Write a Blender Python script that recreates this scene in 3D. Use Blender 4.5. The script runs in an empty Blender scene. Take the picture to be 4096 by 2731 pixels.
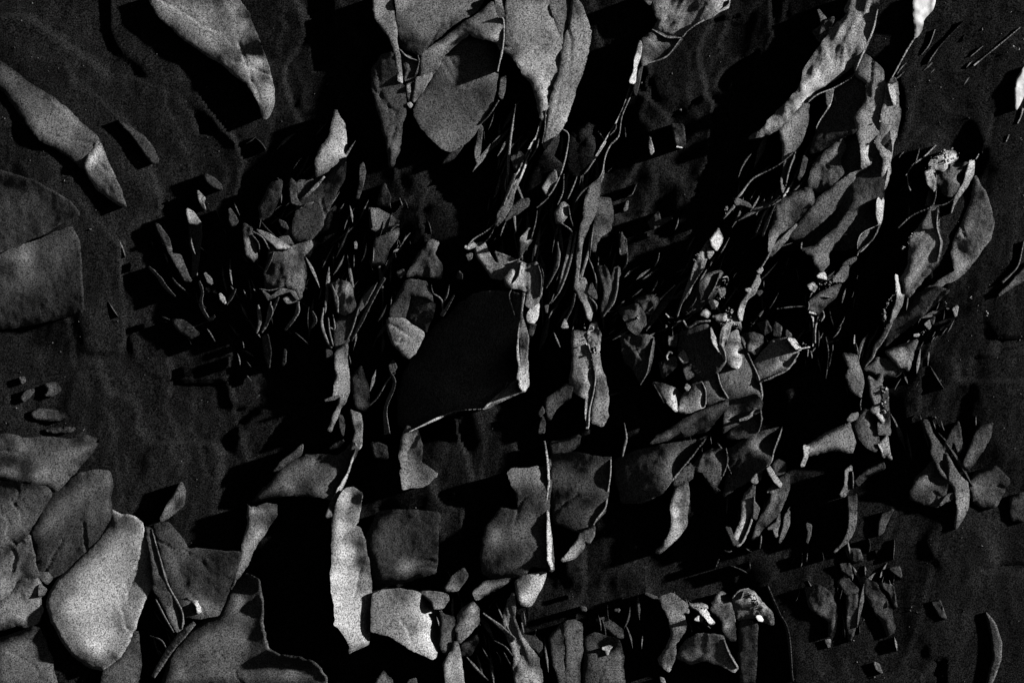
import bpy, bmesh, math, random
import numpy as np
from mathutils import Vector
from mathutils.geometry import delaunay_2d_cdt
random.seed(5)
rng = np.random.default_rng(5)
SC = bpy.context.scene
COL = SC.collection
# ------------------------------------------------------------------ camera, sky, sun, exposure
D = 10.0                                    # metres from lens to the rock face
cam_d = bpy.data.cameras.new('camera'); cam = bpy.data.objects.new('camera', cam_d); COL.objects.link(cam)
cam.location = (0, -D, 0); cam.rotation_euler = (math.radians(90), 0, 0)
cam_d.sensor_width = 36; cam_d.lens = 36 * D / 4.096; cam_d.clip_end = 200
SC.camera = cam
SC.cycles.diffuse_bounces = 0              # sunlit faces hidden from view throw almost nothing back in the photograph
E = math.radians(16)                        # how far the sun stands off the plane of the wall
AZ = math.radians(18)                       # and how far it stands above the horizontal along the wall
CA, SA = math.cos(AZ), math.sin(AZ)
Lv = Vector((math.cos(E) * CA, -math.sin(E), math.cos(E) * SA))
sun_d = bpy.data.lights.new('sun', 'SUN'); sun = bpy.data.objects.new('sun', sun_d); COL.objects.link(sun)
sun_d.energy = 5.0; sun_d.angle = math.radians(2.0); sun_d.color = (1, 0.99, 0.985)
sun.rotation_euler = Lv.to_track_quat('Z', 'Y').to_euler()
W = bpy.data.worlds.new('World'); SC.world = W; W.use_nodes = True
nt = W.node_tree
sky = nt.nodes.new('ShaderNodeTexSky'); sky.sky_type = 'NISHITA'; sky.sun_disc = False
sky.sun_elevation = math.asin(Lv.z); sky.sun_rotation = math.atan2(Lv.x, Lv.y)
hs = nt.nodes.new('ShaderNodeHueSaturation'); hs.inputs['Saturation'].default_value = 0.08
nt.links.new(sky.outputs[0], hs.inputs['Color'])
bg = nt.nodes['Background']; bg.inputs[1].default_value = 0.006
nt.links.new(hs.outputs[0], bg.inputs[0])
vs = SC.view_settings
vs.view_transform = 'Standard'; vs.look = 'None'; vs.exposure = 0.45; vs.gamma = 1; vs.use_curve_mapping = False

# ------------------------------------------------------------------ materials
ALB = {'pale': 0.36, 'grey': 0.14, 'dark': 0.009, 'highlight': 0.8}
def material(name, base, mott, speck, rough, bump, gscale, spec=0.0):
    m = bpy.data.materials.new(name); m.use_nodes = True
    n = m.node_tree; b = n.nodes['Principled BSDF']; L = n.links.new
    tc = n.nodes.new('ShaderNodeTexCoord')
    def noise(scale, det, rou=0.55):
        t = n.nodes.new('ShaderNodeTexNoise'); t.inputs['Scale'].default_value = scale
        t.inputs['Detail'].default_value = det; t.inputs['Roughness'].default_value = rou
        L(tc.outputs['Object'], t.inputs['Vector']); return t
    def remap(src, a, b_, lo, hi):
        r = n.nodes.new('ShaderNodeMapRange'); r.inputs[1].default_value = a; r.inputs[2].default_value = b_
        r.inputs[3].default_value = lo; r.inputs[4].default_value = hi; L(src, r.inputs[0]); return r.outputs[0]
    def mul(a, b_):
        r = n.nodes.new('ShaderNodeMath'); r.operation = 'MULTIPLY'; L(a, r.inputs[0]); L(b_, r.inputs[1]); return r.outputs[0]
    big = remap(noise(7, 5).outputs[0], 0.3, 0.7, 1 - mott, 1 + mott)
    mid = remap(noise(45, 4, 0.65).outputs[0], 0.3, 0.7, 1 - mott * 0.7, 1 + mott * 0.7)
    fine = remap(noise(gscale, 2, 0.7).outputs[0], speck[0], speck[1], speck[2], speck[3])
    v = mul(mul(big, mid), fine)
    sc = n.nodes.new('ShaderNodeMath'); sc.operation = 'MULTIPLY'; sc.inputs[1].default_value = base; L(v, sc.inputs[0])
    cc = n.nodes.new('ShaderNodeCombineColor')
    for i in range(3): L(sc.outputs[0], cc.inputs[i])
    L(cc.outputs[0], b.inputs['Base Color'])
    b.inputs['Roughness'].default_value = rough
    b.inputs['Specular IOR Level'].default_value = spec
    bp = n.nodes.new('ShaderNodeBump'); bp.inputs['Strength'].default_value = bump; bp.inputs['Distance'].default_value = 0.004
    L(noise(gscale * 0.45, 5, 0.7).outputs[0], bp.inputs['Height']); L(bp.outputs[0], b.inputs['Normal'])
    return m
MAT = {
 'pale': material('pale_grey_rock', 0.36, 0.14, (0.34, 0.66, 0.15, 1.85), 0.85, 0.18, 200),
 'grey': material('dim_grey_rock', 0.14, 0.25, (0.34, 0.66, 0.1, 1.9), 0.85, 0.18, 200),  # darker rock for dim stones, shade put into the colour
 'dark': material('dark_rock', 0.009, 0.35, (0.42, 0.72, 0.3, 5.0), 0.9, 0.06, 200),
 'highlight': material('highlight_white_rock', 0.8, 0.1, (0.3, 0.7, 0.85, 1.1), 0.4, 0.2, 150, 0.5),  # whiter rock that puts the strongest highlights into the colour
}
KMAX = 5.0 / math.pi * 2 ** 0.45            # sun radiance factor after exposure
AMB = 0.014                                 # sky light that reaches a unit-white face in shade
def srgb_lin(v):
    v = np.asarray(v, float) / 255.0
    v = np.maximum(v, 0)
    return np.where(v <= 0.04045, v / 12.92, ((v + 0.055) / 1.055) ** 2.4)

# ------------------------------------------------------------------ numeric helpers
_tab = rng.random((256, 256))
def vnoise(x, y):
    xi = np.floor(x).astype(int); yi = np.floor(y).astype(int)
    fx = x - xi; fy = y - yi
    fx = fx * fx * fx * (fx * (6 * fx - 15) + 10); fy = fy * fy * fy * (fy * (6 * fy - 15) + 10)
    a = _tab[xi % 256, yi % 256]; b = _tab[(xi + 1) % 256, yi % 256]
    c = _tab[xi % 256, (yi + 1) % 256]; d = _tab[(xi + 1) % 256, (yi + 1) % 256]
    return (a + (b - a) * fx) * (1 - fy) + (c + (d - c) * fx) * fy - 0.5
def P3(X, Y, h):
    """image-plane position (thousandths of a metre on the wall) and height off the wall -> world"""
    f = (D - h / 1000.0) / D
    return ((X - 2048) / 1000.0 * f, -h / 1000.0, (1365.5 - Y) / 1000.0 * f)
K = 1200 / 1882.0
TX = {'A': 0, 'B': 1000, 'C': 2000, 'D': 2896}; TY = {'1': 0, '2': 900, '3': 1731}
def tile(t, s, n):
    a = np.array([[float(v) for v in q.split(',')] for q in s.split()])
    a[:, 0] = TX[t[0]] + a[:, 0] * K; a[:, 1] = TY[t[1]] + a[:, 1] * K
    return a
def rot(p):     # into axes that run towards the sun along the wall
    return np.stack([p[:, 0] * CA - p[:, 1] * SA, p[:, 0] * SA + p[:, 1] * CA], 1)
def unrot(p):
    return np.stack([p[:, 0] * CA + p[:, 1] * SA, -p[:, 0] * SA + p[:, 1] * CA], 1)
def chaikin(p, q=0.18):
    n = np.roll(p, -1, 0)
    return np.stack([p * (1 - q) + n * q, p * q + n * (1 - q)], 1).reshape(-1, 2)
def resample(p, step):
    out = []
    for a, b in zip(p, np.roll(p, -1, 0)):
        k = max(1, int(np.hypot(*(b - a)) / step))
        for i in range(k): out.append(a + (b - a) * i / k)
    return np.array(out)
def inside(px, py, poly):
    r = np.zeros(px.shape, bool)
    for (x0, y0), (x1, y1) in zip(poly, np.roll(poly, -1, 0)):
        if y0 == y1: continue
        c = ((y0 > py) != (y1 > py)) & (px < (x1 - x0) * (py - y0) / (y1 - y0) + x0)
        r ^= c
    return r
def edge_dist(px, py, poly):
    d = np.full(px.shape, 1e9)
    for (x0, y0), (x1, y1) in zip(poly, np.roll(poly, -1, 0)):
        dx, dy = x1 - x0, y1 - y0; q = dx * dx + dy * dy
        if q < 1e-9: continue
        t = np.clip(((px - x0) * dx + (py - y0) * dy) / q, 0, 1)
        d = np.minimum(d, np.hypot(px - x0 - t * dx, py - y0 - t * dy))
    return d
COUNT = [0]
TG = 8.0; TOP = np.full((3500 // 8 + 60, 4800 // 8 + 60), np.nan)      # tallest stone so far on a coarse grid over the wall
def tij(p):
    return (np.clip(((p[..., 1] + 400) / TG).astype(int), 2, TOP.shape[0] - 3), np.clip(((p[..., 0] + 400) / TG).astype(int), 2, TOP.shape[1] - 3))
def top_at(p, k=1):
    j, i = tij(p); a = np.full(j.shape, np.nan)
    for dj in range(-k, k + 1):
        for di in range(-k, k + 1):
            a = np.fmax(a, TOP[j + dj, i + di])
    return a
ADJ = {}
def build(poly, ctrl, mat, lv, r, ruf, stri, name, parent, jag=1.0, grow=4.5, fade=0.8, seat='own', line=None):
    """one solid piece of rock: traced outline, sculpted front, sides and back sunk into the wall"""
    COUNT[0] += 1; cid = COUNT[0]
    if cid in ADJ:
        dl, di = ADJ[cid]; lv += dl
        if len(di) == len(ctrl): ctrl = [(c[0], c[1], c[2] + d) for c, d in zip(ctrl, di)]
    poly = rot(chaikin(poly, 0.07)); ctrl = [(c[0] * CA - c[1] * SA, c[0] * SA + c[1] * CA, c[2]) for c in ctrl]
    area = 0.5 * abs(np.sum(poly[:, 0] * np.roll(poly[:, 1], -1) - np.roll(poly[:, 0], -1) * poly[:, 1]))
    per = np.sum(np.hypot(*(np.roll(poly, -1, 0) - poly).T)); wid = 2 * area / per
    g = float(np.clip(wid / 6, 2.6, 6.5))
    b = resample(poly, g)
    ox, oy = cid * 13.7, cid * 7.3
    ja = jag * min(4.0, wid * 0.10)
    nxt = np.roll(b, -1, 0) - np.roll(b, 1, 0); nl = np.hypot(*nxt.T)[:, None] + 1e-9
    nrm = np.stack([nxt[:, 1], -nxt[:, 0]], 1) / nl
    if np.sum(b[:, 0] * np.roll(b[:, 1], -1) - np.roll(b[:, 0], -1) * b[:, 1]) < 0: nrm = -nrm
    arc = np.concatenate([[0], np.cumsum(np.hypot(*(b[1:] - b[:-1]).T))]); tot = arc[-1] + g
    off = np.full(len(b), grow)
    for lam, am in ((46, 1.0), (17, 0.55), (7, 0.3)):       # chipped, angular outline
        n_ = max(3, int(tot / lam)); kv = rng.random(n_) - 0.5; kv = np.append(kv, kv[0])
        kp = np.sort(np.concatenate([[0], rng.random(n_ - 1), [1]])) * tot
        off = off + 2 * ja * am * np.interp(arc, kp, kv)
    b = b + nrm * off[:, None]
    x0, y0 = b.min(0) - 2 * g; x1, y1 = b.max(0) + 2 * g
    gx = np.arange(x0, x1 + g, g); gy = np.arange(y0, y1 + g, g)
    X, Y = np.meshgrid(gx, gy)
    # wanted brightness -> slope towards the sun
    wsum = 0; vsum = 0
    for cx, cy, ci in ctrl:
        w = 1.0 / ((X - cx) ** 2 + (Y - cy) ** 2 + (0.16 * wid + 6) ** 2) ** 1.8
        wsum = wsum + w; vsum = vsum + w * ci
    ins = inside(X, Y, b); dd = edge_dist(X, Y, b)
    want = vsum / wsum
    if wid > 9:
        t = np.clip(dd / (0.5 * wid), 0, 1); t = t * t * (3 - 2 * t)
        am = np.clip(0.55 + 1.5 * vnoise(X / (1.6 * wid) + ox, Y / (1.6 * wid) + oy), 0, 0.95)
        gy_, gx_ = np.gradient(dd, g)                       # faces roll off away from the sun, lips turn towards it
        am = am * (1 - 0.85 * np.clip(-gx_, 0, 1))
        lip = np.clip(-gx_, 0, 1) * np.clip(1 - dd / (0.3 * wid), 0, 1)
        want = want * (1 - am * (1 - t) * min(1, fade * 1.2)) * (1 + 0.55 * fade * lip)
    lin = srgb_lin(want)
    lin = lin - 0.05 * np.clip(1 - want / 26, 0, 3) * (ALB[mat] / 0.14)
    v = np.clip((lin - AMB * ALB[mat]) / (ALB[mat] * KMAX), -0.3, 0.98)
    s = np.clip(np.tan(np.arcsin(v) - E), -0.8, 1.6)
    H = -np.cumsum(s, 1) * g
    # zero height on the smoothed middle line of the piece
    mid = np.zeros(len(gy)); ok = ins.any(1)
    for j in range(len(gy)):
        if ok[j]: mid[j] = X[j][ins[j]].mean()
    if ok.any():
        mid = np.interp(gy, gy[ok], mid[ok])
        kk = max(1, int(40 / g)); ker = np.ones(2 * kk + 1) / (2 * kk + 1)
        mid = np.convolve(np.pad(mid, kk, mode='edge'), ker, 'valid')
    else: mid[:] = (x0 + x1) / 2
    for j in range(len(gy)): H[j] -= np.interp(mid[j], gx, H[j])
    for lam, am in ((95, 2.0), (38, 1.1), (17, 0.6), (9, 0.34)):
        H += min(ruf, 1.6) ** 0.6 * am * 1.15 * vnoise(X / lam + ox, Y / lam + oy)
    if ruf >= 2.2:
        for lam, am in ((60, 3.2), (26, 1.5)):
            H += min(ruf, 4) * am * 0.55 * (0.25 - np.abs(vnoise((X + 0.5 * Y) / lam + ox, (Y - 0.5 * X) / (lam * 2.0) + oy)))* 2
    if stri:
        a = math.radians(stri[0]) + AZ; u = X * math.cos(a) + Y * math.sin(a); w_ = -X * math.sin(a) + Y * math.cos(a)
        for lam, am in ((30, 1.0), (13, 0.5)):
            H += stri[1] * am * vnoise(w_ / lam + ox, u / (lam * 9) + oy)
    if wid > 55 and fade > 0.5:
        for _ in range(int(rng.integers(1, 4))):              # hairline cracks
            i0_ = rng.integers(len(b)); p0 = b[i0_]; p1 = b.mean(0) + (rng.random(2) - 0.5) * wid * 1.2
            dv = p1 - p0; ln = np.hypot(*dv); dv = dv / ln
            u = (X - p0[0]) * dv[0] + (Y - p0[1]) * dv[1]; w_ = -(X - p0[0]) * dv[1] + (Y - p0[1]) * dv[0]
            w_ = w_ + 0.16 * ln * vnoise(u / (ln * 0.3) + ox, u * 0 + oy) + 8 * vnoise(u / 22 + oy, u * 0 + ox)
            H -= 2.6 * np.exp(-(w_ / 4.0) ** 2) * ((u > -5) & (u < ln * rng.uniform(0.5, 1.1)))
            H += rng.uniform(-1.6, 1.6) / (1 + np.exp(-np.clip(w_ / 3, -30, 30))) * ((u > -5) & (u < ln * 2)) * np.exp(-np.abs(w_) / 60)
    lvl = lv + cid * 0.02
    raw = unrot(np.stack([X[ins], Y[ins]], 1))
    if seat != 'line' and len(raw):
        under = top_at(raw, 0); cov = np.isfinite(under).mean()
        if cov > 0.5:
            u_ = float(np.nanpercentile(under, 60)) + 3
            lvl = u_ + 0.25 * (lv - 24) if seat == 'part' else max(lvl, u_)
    r_ = min(r, wid * 0.45)
    sel = ins & (dd > g * 0.55)
    ix = np.argwhere(sel)
    px = X[sel]; py = Y[sel]
    jit = (rng.random((len(px), 2)) - 0.5) * g * 0.4
    allp = [Vector(q) for q in b] + [Vector((px[i] + jit[i, 0], py[i] + jit[i, 1])) for i in range(len(px))]
    nb = len(b)
    vo, eo, fo, _, _, _ = delaunay_2d_cdt(allp, [(i, (i + 1) % nb) for i in range(nb)], [], 1, 1e-4)
    q = np.array([(p.x, p.y) for p in vo])
    fx = np.clip((q[:, 0] - x0) / g, 0, len(gx) - 1.001); fy = np.clip((q[:, 1] - y0) / g, 0, len(gy) - 1.001)
    i0 = fx.astype(int); j0 = fy.astype(int); fx -= i0; fy -= j0
    h = (H[j0, i0] * (1 - fx) + H[j0, i0 + 1] * fx) * (1 - fy) + (H[j0 + 1, i0] * (1 - fx) + H[j0 + 1, i0 + 1] * fx) * fy
    d = edge_dist(q[:, 0], q[:, 1], b)
    if r_ > 0.5:
        t = np.clip(1 - d / r_, 0, 1); h = h - 0.5 * r_ * (1 - np.sqrt(1 - t * t * 0.96))
    h = h + lvl
    if seat == 'line':                                       # a lip follows the stone it edges
        ct = top_at(line, 2); ok_ = np.isfinite(ct)
        ct = np.interp(np.arange(len(ct)), np.flatnonzero(ok_), ct[ok_]) if ok_.mean() > 0.25 else np.full(len(ct), lv - 20.0)
        kk = min(len(ct) // 2, 7)
        if kk: ct = np.convolve(np.pad(ct, kk, mode='edge'), np.ones(2 * kk + 1) / (2 * kk + 1), 'valid')
        uq = unrot(q); w2 = 1 / ((uq[:, None, 0] - line[None, :, 0]) ** 2 + (uq[:, None, 1] - line[None, :, 1]) ** 2 + 30) ** 2
        h = h - lvl + (w2 * ct[None]).sum(1) / w2.sum(1) + 3 + 0.35 * ADJ.get(cid, (0,))[0]
    q = unrot(q); SAMPLES.append((q, h))
    j_, i_ = tij(q)
    for dj, di in ((0, 0), (0, 1), (1, 0), (1, 1)): np.fmax.at(TOP, (j_ + dj * (g > 4), i_ + di * (g > 4)), h)
    nv = len(q)
    verts = [P3(q[i, 0], q[i, 1], h[i]) for i in range(nv)]
    faces = [tuple(f) for f in fo]
    # orientation: front must face the camera (-y)
    def ori(f):
        a, b_, c = (verts[k] for k in f[:3]); return (b_[0] - a[0]) * (c[2] - a[2]) - (b_[2] - a[2]) * (c[0] - a[0])
    faces = [f if ori(f) > 0 else tuple(reversed(f)) for f in faces]
    cnt = {}
    for f in faces:
        for k in range(len(f)):
            e = (f[k], f[(k + 1) % len(f)]); cnt[e] = 1
    bound = [e for e in cnt if (e[1], e[0]) not in cnt]
    back = min(-60.0 if lv < -5 else -260.0, float(h.min()) - 60); bc = q.mean(0)
    bi = {}
    for e in bound:
        for k in e:
            if k not in bi:
                bi[k] = len(verts); verts.append(P3(*(bc + (q[k] - bc) * 0.85), back))
    nfront = len(faces)
    ti = {}
    for e in bound:
        for k in e:
            if k not in ti: ti[k] = len(verts); verts.append(verts[k])
    for a, c in bound: faces.append((ti[c], ti[a], bi[a], bi[c]))
    me = bpy.data.meshes.new(name); me.from_pydata(verts, [], faces); me.update()
    sm = np.zeros(len(faces), bool); sm[:nfront] = True
    me.polygons.foreach_set('use_smooth', sm)
    me.materials.append(MAT[mat])
    o = bpy.data.objects.new(name, me); COL.objects.link(o)
    if parent: o.parent = parent
    return o
def ribbon_poly(line, w):
    line = np.array(line); n = len(line)
    # Catmull-Rom
    pts = np.vstack([2 * line[0] - line[1], line, 2 * line[-1] - line[-2]]); out = []
    for i in range(1, n):
        p0, p1, p2, p3 = pts[i - 1], pts[i], pts[i + 1], pts[i + 2]
        for t in np.linspace(0, 1, 7)[:-1]:
            out.append(0.5 * (2 * p1 + (p2 - p0) * t + (2 * p0 - 5 * p1 + 4 * p2 - p3) * t * t + (3 * p1 - p0 - 3 * p2 + p3) * t ** 3))
    out.append(line[-1]); out = np.array(out)
    tg = np.gradient(out, axis=0); tg /= np.hypot(*tg.T)[:, None] + 1e-9
    nn = np.stack([-tg[:, 1], tg[:, 0]], 1)
    u = np.linspace(0, 1, len(out))
    ws = np.interp(u, np.linspace(0, 1, len(w)), w) if len(w) > 1 else w[0] * np.clip(np.sin(np.pi * (0.06 + 0.88 * u)) ** 0.5, 0.25, 1)
    ws = ws * (1 + 0.5 * vnoise(u * len(out) / 3.0 + out[0, 0], u * 0 + out[0, 1])) * 0.5
    return np.vstack([out + nn * ws[:, None], (out - nn * ws[:, None])[::-1]]), out

# ------------------------------------------------------------------ the rock face (setting)
SAMPLES = []
WALL = bpy.data.objects.new('rock_face', bpy.data.meshes.new('rock_face')); COL.objects.link(WALL); WALL['kind'] = 'structure'
def minfilt(a, k):
    for ax in (0, 1):
        o = a.copy()
        for d in range(1, k + 1):
            for sgn in (1, -1):
                o = np.minimum(o, np.roll(a, d * sgn, ax))
        a = o
    return a
def blur(a, k, n=3):
    ker = np.ones(2 * k + 1) / (2 * k + 1)
    for _ in range(n):
        for ax in (0, 1):
            p = [(0, 0), (0, 0)]; p[ax] = (k, k)
            a = np.apply_along_axis(lambda r: np.convolve(r, ker, 'valid'), ax, np.pad(a, p, mode='edge'))
    return a
def grit(gx, gy, H, g):
    bm = bmesh.new()
    for i in range(2600):
        x = random.uniform(-500, 4600); y = random.uniform(-400, 3100)
        if random.random() < 0.75 * math.exp(-((x - 2100) / 1500) ** 4): continue
        h = H[int((y - gy[0]) / g), int((x - gx[0]) / g)]
        shard(bm, Vector(P3(x, y, h + 1)), min(0.012, 0.0026 * random.lognormvariate(0, 0.55)))
    me = bpy.data.meshes.new('grit'); bm.to_mesh(me); bm.free(); me.materials.append(MAT['grey'])
    o = bpy.data.objects.new('grit', me); COL.objects.link(o); o['kind'] = 'stuff'
def rock_face():
    """the wall itself: rises towards the pieces bedded in it, broken by its own ridges and a hollow added for shade"""
    g = 11.0
    gx = np.arange(-1100, 5200, g); gy = np.arange(-900, 3700, g)
    X, Y = np.meshgrid(gx, gy)
    low = np.full(X.shape, 1e6)
    for q, h in SAMPLES:
        i = np.clip(((q[:, 0] - gx[0]) / g + 0.5).astype(int), 0, len(gx) - 1); j = np.clip(((q[:, 1] - gy[0]) / g + 0.5).astype(int), 0, len(gy) - 1)
        np.minimum.at(low, (j, i), h)
    low = minfilt(low, 5)
    have = low < 1e5
    base = np.where(have, low, 0.0); wt = have.astype(float) + 1e-4
    num = blur((base * have) + (-10 * 1e-4), 3, 3); den = blur(wt, 3, 3)
    base = num / den
    base = np.minimum(base, 60) - 8
    near = np.clip(den * 1.3, 0, 1)
    cx = np.exp(-(((X - 2150) / 1650) ** 2 + ((Y - 950) / 1500) ** 2) ** 2)
    H = np.zeros(X.shape)
    for lam, am in ((420, 9), (170, 4.5), (80, 2.8), (45, 2.2), (28, 1.7)):
        H += am * vnoise(X / lam + 3.1, (Y + 0.35 * X) / (lam * 1.7) + 8.2)
    for k, (lam, am) in enumerate(((300, 8), (120, 3.5), (52, 2.2))):
        H += am * (0.25 - np.abs(vnoise((X + 0.3 * Y) / lam + 5 * k + 20, (Y - 0.3 * X) / (lam * 2.2) + 4 * k))) * 2
    # broken facets: most lean away from the sun, so that only their stepped edges catch it
    U = X * CA - Y * SA; V = X * SA + Y * CA
    fan = np.clip((X - 2000) / 2400, -0.8, 0.8)
    for cell, o_, kk in ((210, 11, 0.8), (85, 47, 0.65)):
        a_ = (X + fan * (Y - 2600) * 0.35) / cell + vnoise(X / cell + o_, Y / cell) * 0.25; b_ = Y / (cell * 1.9) + vnoise(X / cell, Y / cell + o_) * 0.2
        ai = np.floor(a_).astype(int); bi = np.floor(b_).astype(int)
        best = np.full(X.shape, 1e9); hh = np.zeros(X.shape)
        for di in (-1, 0, 1):
            for dj in (-1, 0, 1):
                i_ = ai + di + o_; j_ = bi + dj + o_
                r1 = _tab[i_ % 256, j_ % 256]; r2 = _tab[(i_ + 91) % 256, (j_ + 37) % 256]
                r3 = _tab[(i_ + 17) % 256, (j_ + 151) % 256]; r4 = _tab[(i_ + 203) % 256, (j_ + 71) % 256]
                du = a_ - (ai + di + r1); dv = b_ - (bi + dj + r2); d = du * du + dv * dv
                su = 0.16 + 0.38 * r3; sv = (r4 - 0.5) * 0.3
                pl = (du * su + dv * 1.9 * sv) * cell + (r4 - 0.5) * 0.12 * cell
                m = d < best; best = np.where(m, d, best); hh = np.where(m, pl, hh)
        H += hh * kk * (0.06 + 0.34 * cx ** 1.5)
    # hollow added to put the middle in shade; sunward rim runs down the right
    rim = 3350 - 1000 / (1 + np.exp(-(Y - 2150) / 120)) + 160 * vnoise(Y / 330, Y * 0 + 3.3)
    hol = np.clip((rim - U) / 620, 0, 1); hol = hol * hol * (3 - 2 * hol)
    lef = np.clip((X + 250 * vnoise(Y / 400, Y * 0 + 9.1) - 50) / 1050, 0, 1); hol = hol * lef * lef * (3 - 2 * lef)
    H -= 5 + 52 * hol
    H = np.minimum(base, 10) + np.minimum(H, 6)
    ny, nx = X.shape
    verts = [P3(a, b, c) for a, b, c in zip(X.ravel(), Y.ravel(), H.ravel())]
    I = np.arange(nx * ny).reshape(ny, nx)
    f = np.stack([I[1:, :-1], I[1:, 1:], I[:-1, 1:], I[:-1, :-1]], -1).reshape(-1, 4)
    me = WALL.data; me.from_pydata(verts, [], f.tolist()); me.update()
    me.polygons.foreach_set('use_smooth', np.ones(len(f), bool))
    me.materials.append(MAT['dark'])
    grit(gx, gy, H, g)
LAST = [None]
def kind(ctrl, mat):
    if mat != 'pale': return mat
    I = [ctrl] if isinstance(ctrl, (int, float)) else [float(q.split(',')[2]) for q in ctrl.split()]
    return 'grey' if max(I) < 108 else 'pale'  # stones wanted dim turn grey: part of their shade is in the colour
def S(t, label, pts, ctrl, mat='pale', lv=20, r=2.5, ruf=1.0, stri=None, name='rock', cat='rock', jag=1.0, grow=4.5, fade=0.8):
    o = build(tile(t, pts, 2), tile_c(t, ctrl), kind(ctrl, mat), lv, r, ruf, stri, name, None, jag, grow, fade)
    o['label'] = label; o['category'] = cat; o['kind'] = 'thing'
    LAST[0] = o; return o
def tile_c(t, s):
    if isinstance(s, (int, float)): return [(0, 0, s)]
    a = tile(t, s, 3); return [tuple(q) for q in a]
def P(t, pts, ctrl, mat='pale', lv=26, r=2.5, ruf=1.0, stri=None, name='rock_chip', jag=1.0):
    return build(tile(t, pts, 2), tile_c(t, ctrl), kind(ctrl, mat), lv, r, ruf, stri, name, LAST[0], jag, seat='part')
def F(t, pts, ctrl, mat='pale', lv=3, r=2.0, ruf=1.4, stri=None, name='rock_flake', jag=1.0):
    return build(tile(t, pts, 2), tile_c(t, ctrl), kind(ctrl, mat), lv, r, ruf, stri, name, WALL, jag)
def R(t, line, w, I, mat='pale', lv=34, own=False, name='rock_ridge', ruf=0.6):
    ws = [v * K for v in (w if isinstance(w, (list, tuple)) else [w])]
    poly, cl = ribbon_poly(tile(t, line, 2), ws)
    if isinstance(I, (list, tuple)):
        ln = tile(t, line, 2); ii = np.interp(np.linspace(0, 1, len(ln)), np.linspace(0, 1, len(I)), I)
        ctrl = [(a[0], a[1], v) for a, v in zip(ln, ii)]
    else: ctrl = [(0, 0, I)]
    return build(poly, ctrl, mat, lv, 3, ruf, None, name, LAST[0] if own else WALL, 0.6, 0.0, seat='line', line=cl)
def shard(bm, c, sz):
    """one angular chip: a skewed, squashed bipyramid"""
    n = random.choice((3, 4, 4, 5)); t0 = random.random() * 6
    e1 = Vector((random.gauss(0, 1), random.gauss(0, 0.6), random.gauss(0, 1))).normalized()
    e2 = e1.cross(Vector((random.random(), random.random() - 0.5, random.random()))).normalized(); e3 = e1.cross(e2)
    ring = [bm.verts.new(c + (e2 * math.cos(t0 + 6.283 * k / n) + e3 * math.sin(t0 + 6.283 * k / n)) * sz * random.uniform(0.4, 0.9)) for k in range(n)]
    a = bm.verts.new(c + e1 * sz * random.uniform(0.5, 1.6)); b = bm.verts.new(c - e1 * sz * random.uniform(0.4, 1.2))
    for k in range(n):
        bm.faces.new((ring[k], ring[(k + 1) % n], a)); bm.faces.new((ring[(k + 1) % n], ring[k], b))
def splinters(t, x, y, rx, ry, ang, n, size, mat='grey', lv=(-35, 14)):
    """loose slivers wedged between the stones"""
    cx, cy = tile(t, f'{x},{y}', 2)[0]; bm = bmesh.new()
    for i in range(n):
        px = cx + random.gauss(0, rx * K * 0.5); py = cy + random.gauss(0, ry * K * 0.5)
        a = math.radians(ang + random.gauss(0, 16)); L = 1.5 * size * K * random.lognormvariate(0, 0.5); w = L * random.uniform(0.02, 0.075)
        h = random.uniform(*lv); k = 5; ring = []
        bend = random.gauss(0, 0.035) * L; tl = random.gauss(0, 0.5)
        for j in range(k + 1):
            u = j / k - 0.5; ww = w * (1.02 - abs(2 * u)) ** 0.75 * random.uniform(0.7, 1.3); bb = bend * (0.25 - u * u) * 4
            ox = px + math.cos(a) * u * L - math.sin(a) * bb; oy = py + math.sin(a) * u * L + math.cos(a) * bb
            q = []
            for s_, dh in ((-1, -ww * tl), (0.1, ww * 0.35), (1, ww * tl), (0, -ww - 25)):
                q.append(bm.verts.new(P3(ox - math.sin(a) * ww * s_, oy + math.cos(a) * ww * s_, h + dh + u * L * 0.1)))
            ring.append(q)
        for j in range(k):
            for m in range(4): bm.faces.new((ring[j][m], ring[j + 1][m], ring[j + 1][(m + 1) % 4], ring[j][(m + 1) % 4]))
    me = bpy.data.meshes.new('rock_splinters'); bm.to_mesh(me); bm.free(); me.materials.append(MAT[mat])
    o = bpy.data.objects.new('rock_splinters', me); COL.objects.link(o); o.parent = WALL; o['kind'] = 'stuff'
def crystals(t, line, spread, n, size, lv=36, mat='pale'):
    n = max(3, int(n * 0.6)); size *= 0.85
    ln = tile(t, line, 2); bm = bmesh.new()
    for i in range(n):
        u = random.random() * (len(ln) - 1); k = int(u); p = ln[k] + (ln[k + 1] - ln[k]) * (u - k)
        x = p[0] + random.gauss(0, spread * K * 0.5); y = p[1] + random.gauss(0, spread * K * 0.5)
        sz = size * K * min(2.2, random.lognormvariate(-0.25, 0.55)) / 1000
        tz = float(top_at(np.array([x, y]), 1)); tz = lv if tz != tz else tz
        shard(bm, Vector(P3(x, y, tz + random.uniform(-3, 4))), sz)
    me = bpy.data.meshes.new('quartz_crust'); bm.to_mesh(me); bm.free(); me.materials.append(MAT[mat])
    o = bpy.data.objects.new('quartz_crust', me); COL.objects.link(o); o.parent = WALL; o['kind'] = 'stuff'
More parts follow.
